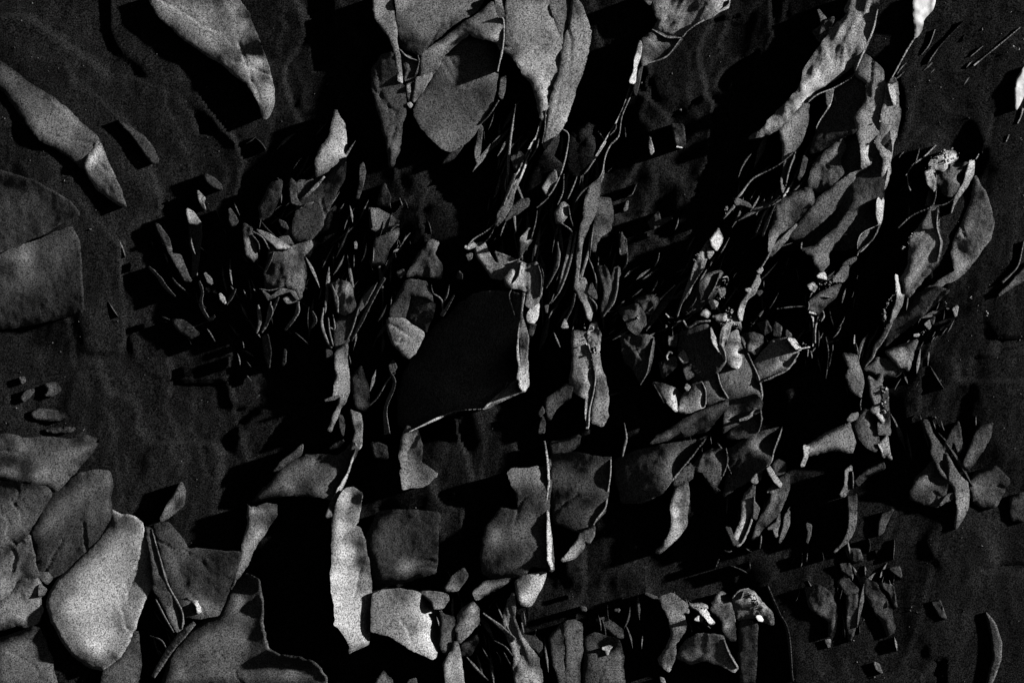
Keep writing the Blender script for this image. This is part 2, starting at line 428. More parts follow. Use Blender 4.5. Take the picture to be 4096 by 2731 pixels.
# relief corrections per piece: extra height, extra tilt at each of its control points
ADJ.update({1:(0,[49,23,43,32,-10,44,23,26,10,-10,9,-29,3,-20,24]),2:(0,[9,-3,18,12,2,4]),3:(0,[90,14,-1]),4:(0,[21,10]),5:(0,[6,-4,-2,-4]),6:(0,[-11,6,-14,-7,49,63,1]),7:(0,[1]),8:(0,[15,-15]),9:(0,[17,14]),10:(0,[-80]),11:(0,[1,5,4]),12:(0,[-6]),13:(0,[-58]),14:(0,[-56]),15:(0,[-55]),16:(0,[4]),17:(0,[14]),18:(0,[-25]),19:(0,[-11]),20:(0,[7]),21:(0,[-4]),22:(0,[7]),23:(0,[14,5,56]),24:(0,[8,6]),25:(0,[4]),26:(0,[-16,47,32,1,17,-26,-26,28,90,17,39,29]),27:(0,[4,14,-5,0,19,6,30]),28:(0,[24,27,4,-1,3,7,90]),29:(0,[59,13,6,15,41,-2,13,26,26,17,74,19,30,-2,-3,-11,15]),30:(0,[7,-3,0]),31:(0,[-13,7,4,-3]),32:(0,[21,-7,6,30,33]),33:(0,[11,2,6,19]),34:(0,[17]),35:(0,[4,12]),36:(18,[27,30,-2,-3,51]),37:(0,[-60,-60,-60,-60,-60]),38:(0,[-60]),39:(0,[-46]),40:(0,[-6]),41:(0,[11,46,-9,28,30,-10,-18,14,30]),42:(0,[90,90,-20]),43:(0,[41,21,1]),44:(0,[22,57,16,33,-3,12,5,5,24,56,55,7,-3,-80,-43,-8,-42,-49,-80]),45:(0,[-5,23,1,17,47,90,-2,63]),46:(0,[30,32,0,25,8,30,33,0,47,25]),47:(0,[13]),48:(0,[77,77,77,77,77,77]),49:(7,[32,28]),50:(0,[15]),51:(0,[35,42,27,26,23,28,5,57,1,11,2,-17,17,38,23,-1,-45,-27,-9,-52]),52:(0,[20,-2,-2,-1,90,3,32]),53:(18,[6,0,16,10,30,90,73,36,13,55,-35,28,30]),54:(0,[5,-1,10]),55:(0,[27,41,12,15,14,17,23,7,-4]),56:(0,[20,2,-8]),57:(0,[23,25,48]),58:(0,[19,53,22,90,15,5]),59:(7,[0,25]),60:(0,[8,22,20,19,86,25]),61:(0,[-14]),62:(0,[16,12,30,0]),63:(0,[2]),65:(0,[27,-18,24,-5,37,11,-17,-13]),66:(0,[8]),67:(0,[-44]),68:(0,[-45]),69:(8,[-46]),70:(0,[10,17,30,9,3,-2,-2,9,2,58,48,5,9,30,30,54,-7,43,-2]),71:(0,[13,13,13,13,13,13,13,13]),72:(0,[6,10,30,0,10,30,1,8,-9]),73:(0,[16,16,16,16,16,16]),74:(0,[13,21,-4]),75:(0,[6]),76:(0,[-41,-41,-41,-41]),77:(18,[-1,30,3,90,10,30]),78:(0,[6,6,6,6,6]),79:(0,[6]),80:(0,[34,13,39,21,11,37,1,9]),81:(18,[58,30,17,30,-16]),82:(0,[13]),83:(0,[8,90,-1]),84:(0,[21,21,21,21,21]),85:(0,[41]),86:(0,[17,51]),87:(0,[2]),88:(18,[30]),89:(0,[-21,8,10,-3,27,54,17]),90:(0,[23,28]),91:(0,[7,8]),92:(7,[34,90,90,8,30]),93:(0,[7,7,7,7]),94:(0,[9]),95:(0,[-1]),96:(0,[-23]),97:(0,[-53]),98:(0,[-44]),99:(0,[-32]),100:(0,[9]),101:(0,[15,-3,13,24,72]),102:(0,[27,25]),103:(0,[17]),104:(7,[6,-1,-2,78,35]),105:(0,[-80,14,64]),106:(0,[7,7]),107:(0,[2]),108:(7,[14,4,55,9,90]),109:(0,[21]),110:(0,[19,10,12,9,-3,53]),111:(0,[71]),112:(0,[-8]),113:(0,[2]),114:(0,[-29,-29,-29,-29,-29]),115:(0,[9]),116:(0,[-23]),117:(0,[-6]),118:(7,[12,0,61,-9,30,43,-37,40,3]),119:(0,[-20,-20,-20,-20]),120:(7,[90,-5,40]),121:(0,[-58,0,7,19]),122:(0,[17,1,20,7,29,-16,13,17,3,77,30]),123:(0,[-4,13,10,28,-2]),124:(0,[54]),125:(0,[14]),126:(0,[19]),127:(0,[-8]),128:(0,[34]),129:(0,[26,0]),130:(0,[-60,-60,-60,-60]),131:(0,[6,12,57,10]),132:(0,[11,18,-3]),133:(0,[10,5,9,28]),134:(0,[7,0,11,16,15,26]),135:(0,[1,54,90,-80,6]),136:(0,[4]),137:(0,[53,1,11,9]),138:(0,[6]),139:(0,[90,14]),140:(0,[-1,14,14,30,-4]),141:(0,[-60]),142:(0,[-1,7]),143:(0,[18]),144:(0,[25]),145:(0,[-34]),146:(18,[-5,18,30]),147:(0,[-2,19]),148:(7,[-12,9,17]),149:(0,[-11,18,11,-10]),150:(0,[-17,15]),151:(7,[20]),152:(0,[8]),153:(0,[20]),154:(0,[13]),155:(14,[19]),156:(0,[17]),157:(0,[-1,7,10]),158:(0,[-29]),159:(0,[30,41,39,36,-28,-23]),160:(8,[6]),161:(0,[23]),162:(0,[25]),164:(0,[-7,3,-12]),165:(0,[1,29,20,22,-2,5,-2,57]),166:(0,[13]),167:(0,[34,30,90,33]),168:(7,[87]),169:(0,[-5,9,79,90,8,-5]),170:(18,[-7,8,30,30,30,17]),171:(0,[-60,-60,-60]),172:(14,[6,8]),173:(0,[8,14,5]),174:(0,[32,-70,10,68,1,10]),175:(0,[19,29,33]),176:(0,[11,24]),177:(0,[-12]),178:(0,[10]),180:(0,[2,22,20]),181:(0,[9]),182:(0,[8,13,-3,-7,6,28,-20]),183:(18,[61,21,6]),184:(0,[1,0]),185:(18,[29]),187:(0,[-55]),188:(8,[26]),189:(0,[14]),190:(0,[-54]),191:(0,[-33,-33,-33]),192:(0,[-30]),193:(0,[-30]),194:(0,[-6]),195:(0,[-60]),196:(0,[-2]),197:(0,[-3]),198:(0,[-14,-80,4,8,-7,8]),199:(0,[32,32,32,32]),200:(0,[22]),201:(7,[-2,10]),203:(0,[54]),204:(0,[-5]),205:(0,[0,13,22,9,20,10,53]),206:(0,[-2,-29]),207:(0,[7,10,10,26]),208:(0,[0,0,29]),209:(0,[-19]),210:(0,[-60]),211:(0,[-26]),212:(0,[20]),213:(0,[10,30,-22,-63,7]),214:(0,[11,24,8]),215:(0,[-44,-44,-44]),216:(0,[-22,-22,-22,-22]),217:(0,[-53]),218:(0,[-60]),219:(0,[-60]),220:(0,[-48]),221:(0,[10]),222:(0,[-2]),223:(14,[4]),224:(0,[6,5,25,7,12,25,-12,25,7]),225:(0,[7]),226:(7,[4]),227:(0,[23,33,90,2]),228:(0,[3,8,7,9]),229:(0,[-33]),230:(0,[-49]),231:(0,[9]),232:(0,[-10]),233:(0,[19]),234:(0,[7,8,12,2,0,11]),235:(0,[7,-5,3]),236:(0,[-3,17,6,45,-3,90,21]),237:(0,[-42]),238:(0,[-49]),239:(0,[-38]),240:(0,[-36,-36,-36]),241:(18,[30,20,25,-6,30,-10]),242:(0,[-16]),243:(0,[-1,-7,-6,69,90,90,-15,-6]),244:(0,[23,29,90,24,-20]),245:(18,[90,30,-1,30]),246:(0,[-22,-22,-22,-22,-22,-22]),247:(16,[80,80,80,80]),248:(8,[44,44,44,44,44]),249:(0,[15,9,30,13]),250:(0,[8,83]),251:(0,[15]),252:(0,[4]),253:(18,[12,30]),254:(18,[90,30,30,90,43,30,62]),255:(0,[-56]),256:(0,[-60]),257:(0,[-60]),258:(0,[9,25,41]),259:(0,[-6]),260:(18,[80,5]),261:(0,[30,-7,-5,72,95,-16,50,90,48]),262:(0,[18,8,20,12,-4,23,67]),263:(0,[-49,-49,-49,-49,-49]),264:(0,[-1,3,13]),265:(0,[-5]),266:(0,[8]),267:(0,[74,-2,-36,73]),268:(0,[-60]),269:(0,[45]),270:(0,[-54]),271:(0,[19,10,0,87]),272:(0,[-43,-43,-43,-43]),273:(0,[44,44,44]),274:(0,[1,1,1,1]),275:(0,[-26,-26,-26,-26]),276:(0,[-60,-60,-60,-60]),277:(8,[-12]),278:(0,[-1,-1,-1]),279:(0,[-34]),280:(0,[-55]),281:(8,[26]),282:(0,[-60,-60,-60]),283:(0,[-44]),284:(0,[21]),285:(0,[16]),286:(0,[10]),287:(0,[14]),288:(18,[30,36,30,19]),289:(0,[-60,-60,-60,-60]),290:(0,[29,63]),291:(0,[-25]),292:(0,[-32]),293:(0,[9]),294:(0,[-3,-11,-20,90]),295:(0,[7,7,7,7]),296:(18,[38,-23,18]),297:(0,[25]),298:(0,[28,8,43,-38,52,-68]),299:(18,[68,30]),300:(7,[13]),301:(14,[24,95]),302:(0,[-16,-16,-16,-16]),303:(0,[-47,-47,-47,-47]),304:(0,[65]),305:(0,[11]),306:(0,[-6,-7,90,30,-24,7,30]),307:(0,[25]),308:(0,[-10,5,90,10,90,90,-24]),309:(0,[-44]),310:(0,[8]),311:(18,[30,66,7,30]),312:(0,[-32,-32,-32]),313:(0,[7,-1,30,15,3,30,7,12]),314:(0,[-12,-12,-12,-12,-12]),315:(0,[0,90,9,15,36,-24]),316:(0,[-9,4,8]),317:(0,[-13,1,33]),318:(0,[53,84,94,5]),319:(0,[23,13]),320:(0,[14,14,14,14]),321:(16,[78]),322:(0,[15]),323:(0,[22,14,22,0,15,26]),324:(0,[4,4,8,-69,90,4]),325:(0,[79,27]),326:(0,[90,6,22]),327:(0,[5,5,5,5]),328:(14,[30,-71,3,58,25,74,39,30]),329:(0,[23,23,23,23]),330:(0,[90,90]),331:(14,[-18,15,79]),332:(0,[-12]),333:(0,[7]),334:(0,[15]),335:(18,[27,14,30,30,39]),336:(0,[40,90,60,37]),337:(0,[4]),338:(0,[-60]),339:(0,[-6,90,7]),340:(0,[-22]),341:(0,[-20]),342:(0,[8]),343:(0,[1]),344:(0,[20]),345:(0,[31]),346:(0,[3]),347:(0,[-1,18,36,11]),348:(0,[-5]),349:(0,[-60,-60,-60]),350:(0,[32]),351:(0,[-3]),352:(0,[12,12,12]),353:(0,[80,80,80,80]),354:(0,[48,48,48]),355:(0,[6]),356:(0,[66]),357:(0,[2]),358:(0,[1]),359:(0,[24]),360:(0,[6]),361:(0,[-5]),362:(0,[31,21]),363:(0,[29,14,19,20,-6]),364:(0,[29]),365:(0,[5,14]),366:(7,[16]),367:(0,[34,-80,16,-80,18,87,90]),368:(0,[37,30,30,24,31,30,30,41,82,0,55,-40,30,8,1,8]),369:(0,[28,28,28,28,28]),370:(0,[-28,-28,-28,-28]),371:(7,[-4]),372:(0,[54]),373:(0,[18,14,4,29,9,20,47]),374:(18,[30,30,61]),375:(0,[-12,-12,-12,-12]),376:(16,[80,80,80,80,80,80,80,80]),377:(0,[2]),378:(0,[8]),379:(14,[17,2,33,55,38,80,32,27,26,30,14]),380:(0,[15,6,24,20,42]),381:(0,[-12,24,6,20,14,39,29,-11,10,30]),382:(0,[16]),383:(0,[90,28,85]),384:(18,[40,90]),385:(8,[25,25,25,25]),386:(0,[20,20,20,20]),387:(0,[4,28,6,14,30,16,3]),388:(0,[80,12,18,3,9,10]),389:(0,[-8,2,-10,58,15,40]),390:(0,[-60]),391:(0,[-58]),392:(0,[-5,-5,-5,-5,-5]),393:(0,[-33,-33,-33]),394:(0,[11]),395:(0,[20,28]),396:(0,[14,-8,68]),397:(0,[10,2,29,19,11,24,14]),398:(0,[32]),399:(0,[10]),400:(0,[-46,-46,-46,-46]),401:(0,[7,47,56,16,58]),402:(0,[-17,-17,-17,-17]),403:(0,[17,17,17]),404:(0,[-10,-10,-10,-10]),405:(0,[-1,-1,-1,-1]),406:(0,[29]),407:(0,[-24]),409:(8,[55,55,55,55]),410:(0,[-3]),411:(16,[79]),412:(0,[25]),413:(0,[-9]),414:(0,[-27]),415:(0,[38,0,51,0]),416:(0,[43,90,54,44]),417:(18,[23,53]),418:(18,[-4,71,8,42,24,30]),419:(0,[16,28,25,90]),420:(18,[30]),421:(0,[-60,-60,-60]),422:(0,[11,11,11]),423:(0,[-14]),424:(0,[-56]),425:(18,[37,48]),426:(14,[35,10,21,25,54,22]),427:(0,[0,11,7,14,-7,-14,18,0,29]),428:(18,[16,15,47,20,53,30,-2,11]),429:(0,[9,9,9,9,9]),430:(14,[54,9]),431:(0,[48,30,30,-4,2,16,7,4,90,3,2]),433:(14,[-3,-10,-11,45,-10,14,42]),434:(14,[9,30,29,35]),435:(0,[-60,-60,-60]),436:(0,[-10]),437:(0,[-52,-52,-52,-52]),438:(16,[55]),439:(7,[60,18]),440:(0,[13,18,18]),441:(0,[17]),442:(7,[-2,8]),443:(0,[-4]),444:(0,[11,10]),445:(0,[11,10,9,2,8,90,46,30,8,12,90]),446:(0,[17,16]),447:(0,[4,-3,10,16,7,36,29,1,4,78]),448:(8,[79,79,79,79,79]),449:(0,[14]),450:(0,[13]),451:(8,[-42,-42,-42]),452:(0,[-60]),453:(0,[95,4,13,19]),454:(0,[17,-2]),455:(18,[40]),456:(0,[-28,-28,-28,-28]),457:(0,[-15]),458:(0,[2,49,5]),459:(0,[-41,-41,-41,-41,-41,-41]),460:(0,[33,14]),461:(8,[62]),462:(0,[2,64,4]),463:(0,[-58,-58,-58,-58,-58,-58]),464:(0,[69,69,69,69,69,69]),465:(0,[-32,-32,-32,-32,-32,-32,-32,-32,-32]),466:(0,[-11]),467:(0,[27]),468:(0,[90,19,-11,39,30,65,30,-46,-44,46]),469:(0,[14,14,14,14,14]),471:(7,[3,90,30,16,66,14]),472:(0,[3,3,3,3,3]),473:(0,[-8,-8,-8,-8]),474:(7,[95,90,6]),475:(0,[4,2]),476:(0,[10,-12]),477:(0,[36,0,-1]),478:(0,[80]),479:(0,[4,3,13,58]),480:(0,[10,6,3,-7]),481:(18,[30,-41]),482:(0,[-60]),483:(0,[-45,-45,-45]),484:(0,[-60]),485:(0,[-36,-36,-36]),486:(0,[6]),487:(0,[-38]),488:(0,[-48]),489:(0,[6]),490:(0,[11]),491:(0,[-17])})
def bunch(t, rows, mat='pale'):
    for l, w, i in rows: R(t, l, w, i, mat=mat)
# ================================================================== top left
S('A1','large pale tongue-shaped slab hanging at the top edge, brighter along its right side',
  '920,-30 1450,-30 1500,0 1560,80 1600,200 1650,330 1690,450 1715,560 1715,660 1690,720 1665,745 1635,690 1590,580 1550,520 1480,470 1380,390 1290,340 1180,270 1080,180 1000,100',
  '1000,40,105 1200,100,95 1300,300,85 1400,100,70 1450,380,80 1490,40,105 1530,150,115 1600,400,140 1660,600,130 1690,700,105 1590,150,40 1640,300,22 1702,440,40 1575,90,20 1545,30,25')
S('A1','long dim diagonal slab at the upper left, cut off by the left edge',
  '-30,360 60,430 180,520 300,600 430,690 520,780 600,860 625,900 590,900 560,950 530,1010 520,1050 430,980 340,920 260,880 180,790 110,680 30,580 -30,520',
  '60,480,70 250,650,85 400,800,90 300,800,95 520,900,75 150,520,60')
S('A1','short dim slab butted against the lower end of the long diagonal slab',
  '598,893 632,910 680,1020 730,1130 770,1230 790,1300 700,1250 610,1190 560,1120 532,1052 545,985','550,1000,110 620,1080,75 700,1200,45', lv=24)
F('A1','740,755 800,790 900,860 960,930 990,1010 960,1025 900,945 830,850','800,800,60 920,930,52')
S('A1','broad dim slab above a diagonal crack at the left edge, half way up',
  '-30,1060 200,1130 420,1250 500,1340 380,1400 280,1465 200,1500 80,1560 -30,1600','100,1300,45 50,1500,52 400,1320,28 150,1120,25', mat='grey', fade=0.3)
S('A2','broad dim slab below the diagonal crack at the left edge, half way up',
  '-30,195 60,158 150,128 300,68 450,10 500,100 510,300 520,540 300,600 100,640 -30,650','50,250,48 300,200,52 480,300,42 200,550,36 60,175,70 140,150,85 480,520,25', mat='grey', fade=0.3)
F('A1','1285,1098 1330,1113 1380,1158 1392,1192 1340,1177 1300,1142',58)
F('A1','1240,1195 1285,1245 1275,1270 1290,1320 1260,1285 1245,1240','1262,1240,120 1280,1300,70')
F('A1','1175,1310 1210,1330 1260,1400 1230,1408 1185,1400','1200,1345,140 1240,1390,100', lv=20)
F('A2','1185,-12 1265,-12 1250,200 1230,310 1205,330 1215,200 1195,120',42, mat='grey')
F('A2','975,-10 1000,0 1060,90 1080,180 1130,190 1180,320 1200,350 1160,350 1110,260 1070,190 1020,90','1000,20,50 1120,230,85 1170,320,60')
F('A1','1440,1310 1470,1350 1490,1390 1460,1420 1440,1380',58)
R('A2','930,260 990,320 1040,390 1100,450',24,52); R('A2','1080,330 1110,370 1160,410',15,60)
R('A2','1250,350 1270,420 1260,500 1310,590 1350,570',24,48)
F('A2','1285,300 1325,340 1330,368 1305,355',95); F('A2','1380,430 1405,455 1415,492 1385,465',130)
R('A2','1420,500 1450,450 1480,400',24,42,mat='grey'); R('A2','1300,650 1325,690 1350,730',9,85)
F('A2','1080,590 1150,600 1250,680 1200,710 1120,660',28,mat='grey')
# ================================================================== left edge, lower half
F('A2','125,960 150,955 158,978 140,990',75); F('A2','130,1085 160,1040 215,1035 180,1080 148,1108',62)
F('A2','280,1000 350,988 380,1030 330,1072 280,1072 300,1030','340,1000,62 330,1050,66 295,1035,30')
F('A2','195,1185 240,1158 330,1165 425,1190 400,1222 300,1225 230,1215','240,1185,66 380,1200,48')
F('A2','280,1285 400,1272 470,1275 440,1296 330,1300',48,mat='grey')
S('A3','creased grey slab with folded ridges at the left edge, below the middle',
  '-30,25 60,15 150,40 300,30 440,50 560,25 615,50 560,130 480,220 400,310 350,362 290,312 200,302 80,290 -30,270',
  '60,60,42 30,30,70 150,70,88 300,80,62 220,180,68 60,190,38 180,200,40 250,270,98 50,255,80 400,200,80 520,80,68 330,320,62', grow=9)
S('A3','mottled slab at the left edge, tucked under the creased slab',
  '-30,310 80,320 200,330 290,342 312,382 270,450 200,560 150,650 60,730 -30,790','50,345,30 150,400,55 50,560,88 10,620,100 150,560,75 220,450,62 100,690,60', lv=16, grow=9)
S('A3','big dim grey slab between the creased left slab and the large pale egg-shaped slab',
  '320,380 420,320 520,260 600,243 680,250 700,330 680,420 690,500 660,580 620,650 520,745 430,830 330,900 240,870 210,800 195,680 190,620 250,520',
  '400,400,55 550,320,60 650,480,70 500,600,50 300,700,42 350,820,48 240,560,40', lv=12, grow=9)
S('A3','large pale egg-shaped slab at the lower left, the biggest bright stone there',
  '690,482 760,512 830,522 890,562 910,640 930,720 940,830 945,960 900,1050 870,1150 850,1230 750,1400 640,1490 560,1470 460,1400 390,1300 330,1180 300,1090 310,1000 350,930 440,850 525,750 625,662 680,575',
  '720,650,95 800,560,70 850,750,120 700,800,140 550,850,125 400,980,98 600,1050,162 480,1100,152 750,1000,145 700,1250,158 600,1380,142 400,1250,100 500,1420,92 870,1000,100 800,1200,85 680,540,55 345,1150,80', lv=30, r=12)
S('A3','narrow wedge of grey stone at the very bottom, right under the egg-shaped slab',
  '650,1495 760,1410 855,1245 882,1400 862,1560 840,1620 640,1620','780,1450,80 850,1300,65 700,1560,75', lv=14, grow=9)
S('A3','pale wedge-shaped slab at the left edge, pointing up along a thin crack',
  '-30,800 60,740 150,660 185,642 200,720 215,820 238,893 110,940 60,1005 -30,1045','50,850,98 150,750,62 30,950,125 200,850,62', lv=18, grow=9)
S('A3','rounded pale stone at the left edge with a scalloped lower rim',
  '-30,1065 80,965 150,926 230,914 260,962 250,1050 255,1120 230,1180 180,1210 100,1185 50,1210 -30,1235','150,960,62 60,1080,118 150,1120,125 230,1000,92 30,1200,60', lv=26, grow=9)
S('A3','dim flat stone filling the bottom left corner of the picture',
  '-30,1315 90,1258 200,1222 240,1232 270,1300 310,1400 350,1580 340,1620 -30,1620','100,1350,88 200,1500,82 30,1500,78 265,1350,62', lv=10, grow=9)
F('A3','248,950 290,980 275,1012 243,1022',90,lv=36); F('A3','230,870 300,880 330,910 295,942 245,905','300,900,95 260,880,60',lv=36)
S('A3','thin upright slab leaning on the right side of the egg-shaped slab',
  '915,592 950,602 975,700 1000,800 1050,950 1100,1080 1150,1150 1150,1222 1110,1252 1060,1160 1000,1040 955,980 950,850 938,720','930,650,60 1000,850,55 1000,960,50 1040,1000,62 1120,1150,60', lv=14)
R('A3','950,600 1000,780 1050,950 1140,1120 1140,1230',14,[85,80,95,95,80],own=True)
R('A3','975,1040 1030,1150 1090,1250',14,80); R('A3','940,1270 1010,1300 1045,1355',12,62)
R('A3','960,1530 1060,1370 1130,1280 1220,1190',[30,50,50,24],65)
S('A3','wide smooth grey slab with a soft shadowed top, left of the funnel-shaped stone',
  '960,575 1060,568 1130,650 1180,730 1300,740 1515,750 1480,860 1440,960 1400,1080 1370,1140 1250,1160 1160,1150 1120,1090 1060,960 1000,780',
  '1030,650,55 1050,850,60 1200,900,46 1100,950,52 1280,1100,82 1400,800,34 1350,1000,46 1450,900,40 1200,1120,70', lv=8)
P('A3','1170,1038 1240,1058 1322,1012 1290,1090 1240,1132 1232,1080','1260,1070,190 1290,1040,130 1190,1042,60')
S('A3','small spear-shaped grey shard standing in the dark left of the centre bottom',
  '1008,548 1060,440 1135,308 1165,390 1150,450 1060,532','1060,450,88 1120,370,80 1130,450,50', name='rock', cat='rock shard')
S('A3','broad shadowed slab running along the bottom edge, left of the long pale column',
  '1005,1620 1060,1400 1130,1310 1250,1190 1380,1140 1440,980 1475,890 1540,885 1620,920 1640,1050 1640,1200 1680,1350 1750,1395 1850,1402 1980,1440 2040,1520 2050,1620',
  '1300,1250,72 1480,1050,82 1500,1300,88 1560,1150,62 1200,1450,72 1400,1500,78 1640,1330,34 1700,1500,72 1850,1500,90 2000,1540,55 1100,1500,72 1610,1000,25 1630,1200,15 1632,950,8 1636,1100,8 1640,1270,8 1740,1396,10 1900,1425,14 2030,1520,8', lv=6, r=14)
S('A3','funnel-shaped pale stone tapering down to a bright stem, under the arched slab',
  '1550,442 1572,466 1610,466 1670,440 1740,448 1735,520 1680,600 1620,680 1590,740 1550,830 1505,900 1480,922 1450,985 1470,880 1520,740 1540,640 1560,560',
  '1600,520,85 1680,480,65 1580,640,95 1560,770,120 1515,860,95 1590,466,120 1700,530,50 1625,660,120', lv=24)
# ================================================================== bottom centre
S('B3','arched grey slab with a beak-like left end, above the long pale column',
  '15,430 60,370 130,310 170,250 200,210 270,170 350,140 430,135 560,140 610,110 650,60 672,110 632,200 602,270 570,330 540,380 520,420 430,400 330,390 200,392 100,415',
  '60,400,58 150,340,58 300,230,80 380,170,72 450,250,62 560,300,92 250,370,62 350,370,32 450,385,64 480,200,45')
P('B3','145,242 200,180 330,72 322,130 230,190 170,236',55)
R('B3','662,100 640,170 610,260 570,340 535,400 500,450',[8,14,18,26,24,10],[110,150,170,165,140,110],own=True)
P('B3','500,452 570,372 548,480 520,522 473,528','510,500,80 550,420,90')
P('B3','662,-5 700,-5 697,60 680,105 655,90 648,50',90)
S('B3','long bright pale column of stone with a ragged foot, left of the bottom centre',
  '560,390 600,350 650,343 700,380 690,440 670,540 650,580 690,600 720,680 735,790 750,900 765,1000 770,1080 755,1150 750,1220 745,1320 680,1355 620,1380 630,1340 605,1290 580,1250 560,1220 535,1200 530,1130 525,1050 515,960 510,870 515,750 525,650 525,560 535,480',
  '600,420,160 560,600,178 580,750,192 570,900,196 570,1050,186 600,1180,186 640,1300,170 640,750,155 700,760,82 730,830,75 640,900,175 730,960,120 700,1050,155 720,1200,155 740,1100,168 660,640,95 705,690,60 690,420,20 660,500,110 725,800,50', lv=34)
S('B3','broad very dark slab right of the long pale column',
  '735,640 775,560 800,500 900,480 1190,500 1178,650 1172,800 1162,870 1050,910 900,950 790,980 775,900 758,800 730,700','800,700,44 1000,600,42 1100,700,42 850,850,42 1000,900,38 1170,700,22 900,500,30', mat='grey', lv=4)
S('B3','pale block with a white right corner, beside the foot of the long pale column',
  '775,1010 850,985 1000,985 1060,1000 1120,1040 1140,1090 1150,1110 1200,1105 1195,1200 1190,1320 1170,1400 1145,1420 1050,1380 960,1320 870,1270 790,1250 757,1240 765,1100',
  '850,1050,105 950,1000,78 1000,1200,112 850,1200,112 1080,1120,155 1125,1130,192 1140,1250,205 1100,1350,192 1040,1340,160 1175,1300,175 1050,1220,120 1085,1230,175 1180,1150,190', lv=24)
P('B3','1065,1000 1150,995 1240,1015 1245,1045 1210,1095 1152,1102 1142,1060 1100,1025','1150,1030,92 1210,1060,110 1170,1090,120', lv=40)
S('B3','curtain-shaped grey slab with a wavy lower hem, left of the middle of the picture',
  '985,-45 1050,-20 1080,80 1070,180 1150,250 1170,262 1090,330 1010,340 960,356 945,260 960,220 940,150 950,60 965,0',
  '970,50,95 960,170,118 980,300,130 1040,300,108 1020,180,85 1050,60,45 1100,260,58 1060,330,95 1060,150,40')
F('B3','1220,972 1250,920 1340,850 1365,890 1340,940 1300,990 1225,993','1260,970,98 1270,930,75 1330,900,48')
S('B3','small tilted pale plate under the left corner of the block with the bright right edge',
  '1400,1000 1470,930 1640,915 1580,960 1420,1046','1450,1000,100 1580,940,80 1430,980,85')
S('B3','tooth-shaped pale stone below the block with the bright right edge',
  '1665,930 1700,900 1850,878 1830,950 1780,1050 1750,1086 1700,1080 1670,1010','1700,960,78 1760,1050,155 1810,930,165 1700,1050,110 1790,980,165 1730,920,75')
F('B3','1195,1115 1230,1150 1280,1150 1290,1240 1260,1330 1240,1390 1195,1350','1230,1200,72 1260,1280,78')
S('B3','small folded pale stone, right of the block with the white corner',
  '1305,1140 1350,1090 1400,1058 1440,1100 1435,1180 1370,1260 1310,1310 1300,1240','1340,1130,48 1410,1100,135 1390,1180,130 1330,1240,90 1400,1240,48 1435,1130,80')
F('B3','1310,1330 1420,1270 1430,1300 1380,1390 1330,1392',48)
S('B3','pale finger of stone at the bottom edge, below the small folded pale stone',
  '1215,1450 1260,1370 1290,1310 1310,1380 1335,1500 1345,1620 1232,1620','1270,1450,132 1300,1550,115 1240,1480,145 1300,1380,120')
F('B3','770,1620 800,1540 840,1488 890,1560 900,1620','840,1540,95'); F('B3','970,1600 1000,1550 1040,1538 1050,1600',75)
# fan of fibrous stone
S('C3','fibrous fan of grey stone spreading down to the bottom edge, below the tooth-shaped stone',
  '80,1000 95,1060 90,1170 130,1260 190,1350 245,1420 270,1620 100,1620 90,1380 40,1260 0,1220 30,1120 60,1040','60,1150,62 50,1230,75 100,1300,85 150,1450,115 200,1500,135 130,1550,100 240,1450,72 120,1500,75', stri=(70,5), lv=16)
F('B3','1700,1268 1790,1280 1830,1320 1830,1400 1760,1342',50)
R('B3','1460,1130 1540,1190 1600,1240 1660,1300',[10,20,28,30],85); R('B3','1530,1300 1600,1340 1650,1400',10,62)
R('B3','1590,1370 1615,1420 1640,1460',8,55)
# central block with the bright edge
S('C3','dark bulging block with a brilliant white right edge, right of the centre bottom',
  '55,250 75,232 180,225 290,215 300,165 316,170 316,300 300,420 305,560 325,700 335,800 330,862 300,845 200,830 160,880 80,905 -60,910 -110,880 -120,800 -108,700 -88,590 0,470 60,480 110,480 105,380 70,300',
  '80,280,98 200,260,90 265,280,105 180,400,32 250,380,58 120,420,42 200,550,74 130,620,80 50,560,50 -70,640,66 -95,720,44 100,750,42 200,700,50 260,650,88 270,780,62 150,820,28 0,800,24 0,880,20 230,480,45', lv=30)
R('C3','280,50 298,170 307,300 300,430 302,560 312,700 316,790 325,858',[12,16,14,14,24,40,46,16],[190,200,190,200,200,210,215,200],own=True,lv=60)
S('C3','wide dim slab behind the white-edged block, with a thin bright right rim',
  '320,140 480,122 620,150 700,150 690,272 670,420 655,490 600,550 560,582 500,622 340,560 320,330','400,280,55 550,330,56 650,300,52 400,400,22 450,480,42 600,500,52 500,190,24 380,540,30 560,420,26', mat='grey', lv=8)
R('C3','697,150 692,270 675,380 660,470 600,550 580,605',9,[130,125,120,140,120,110],own=True,lv=40)
P('C3','590,580 585,640 560,690 530,682 515,730 470,780 388,802 430,750 480,680 500,640','500,700,115 430,775,138 560,650,72', lv=34)
F('C3','320,62 420,40 500,20 490,70 430,120 330,142',42,mat='grey')
R('C2','780,1240 792,1330 780,1390 765,1455',[6,14,20,10],[100,130,130,110])
S('C3','very dark slab with a hair-thin bright sloping lower edge, above the horn-shaped stone',
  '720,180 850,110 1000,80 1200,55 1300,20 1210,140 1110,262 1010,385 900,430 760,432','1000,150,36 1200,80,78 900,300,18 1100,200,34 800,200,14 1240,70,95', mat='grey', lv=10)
R('C3','1300,20 1210,140 1110,260 1010,380 900,430',8,[70,100,105,90,45],own=True,lv=36)
P('C3','1085,322 1110,270 1160,205 1190,193 1215,220 1205,282 1170,307 1120,326',75)
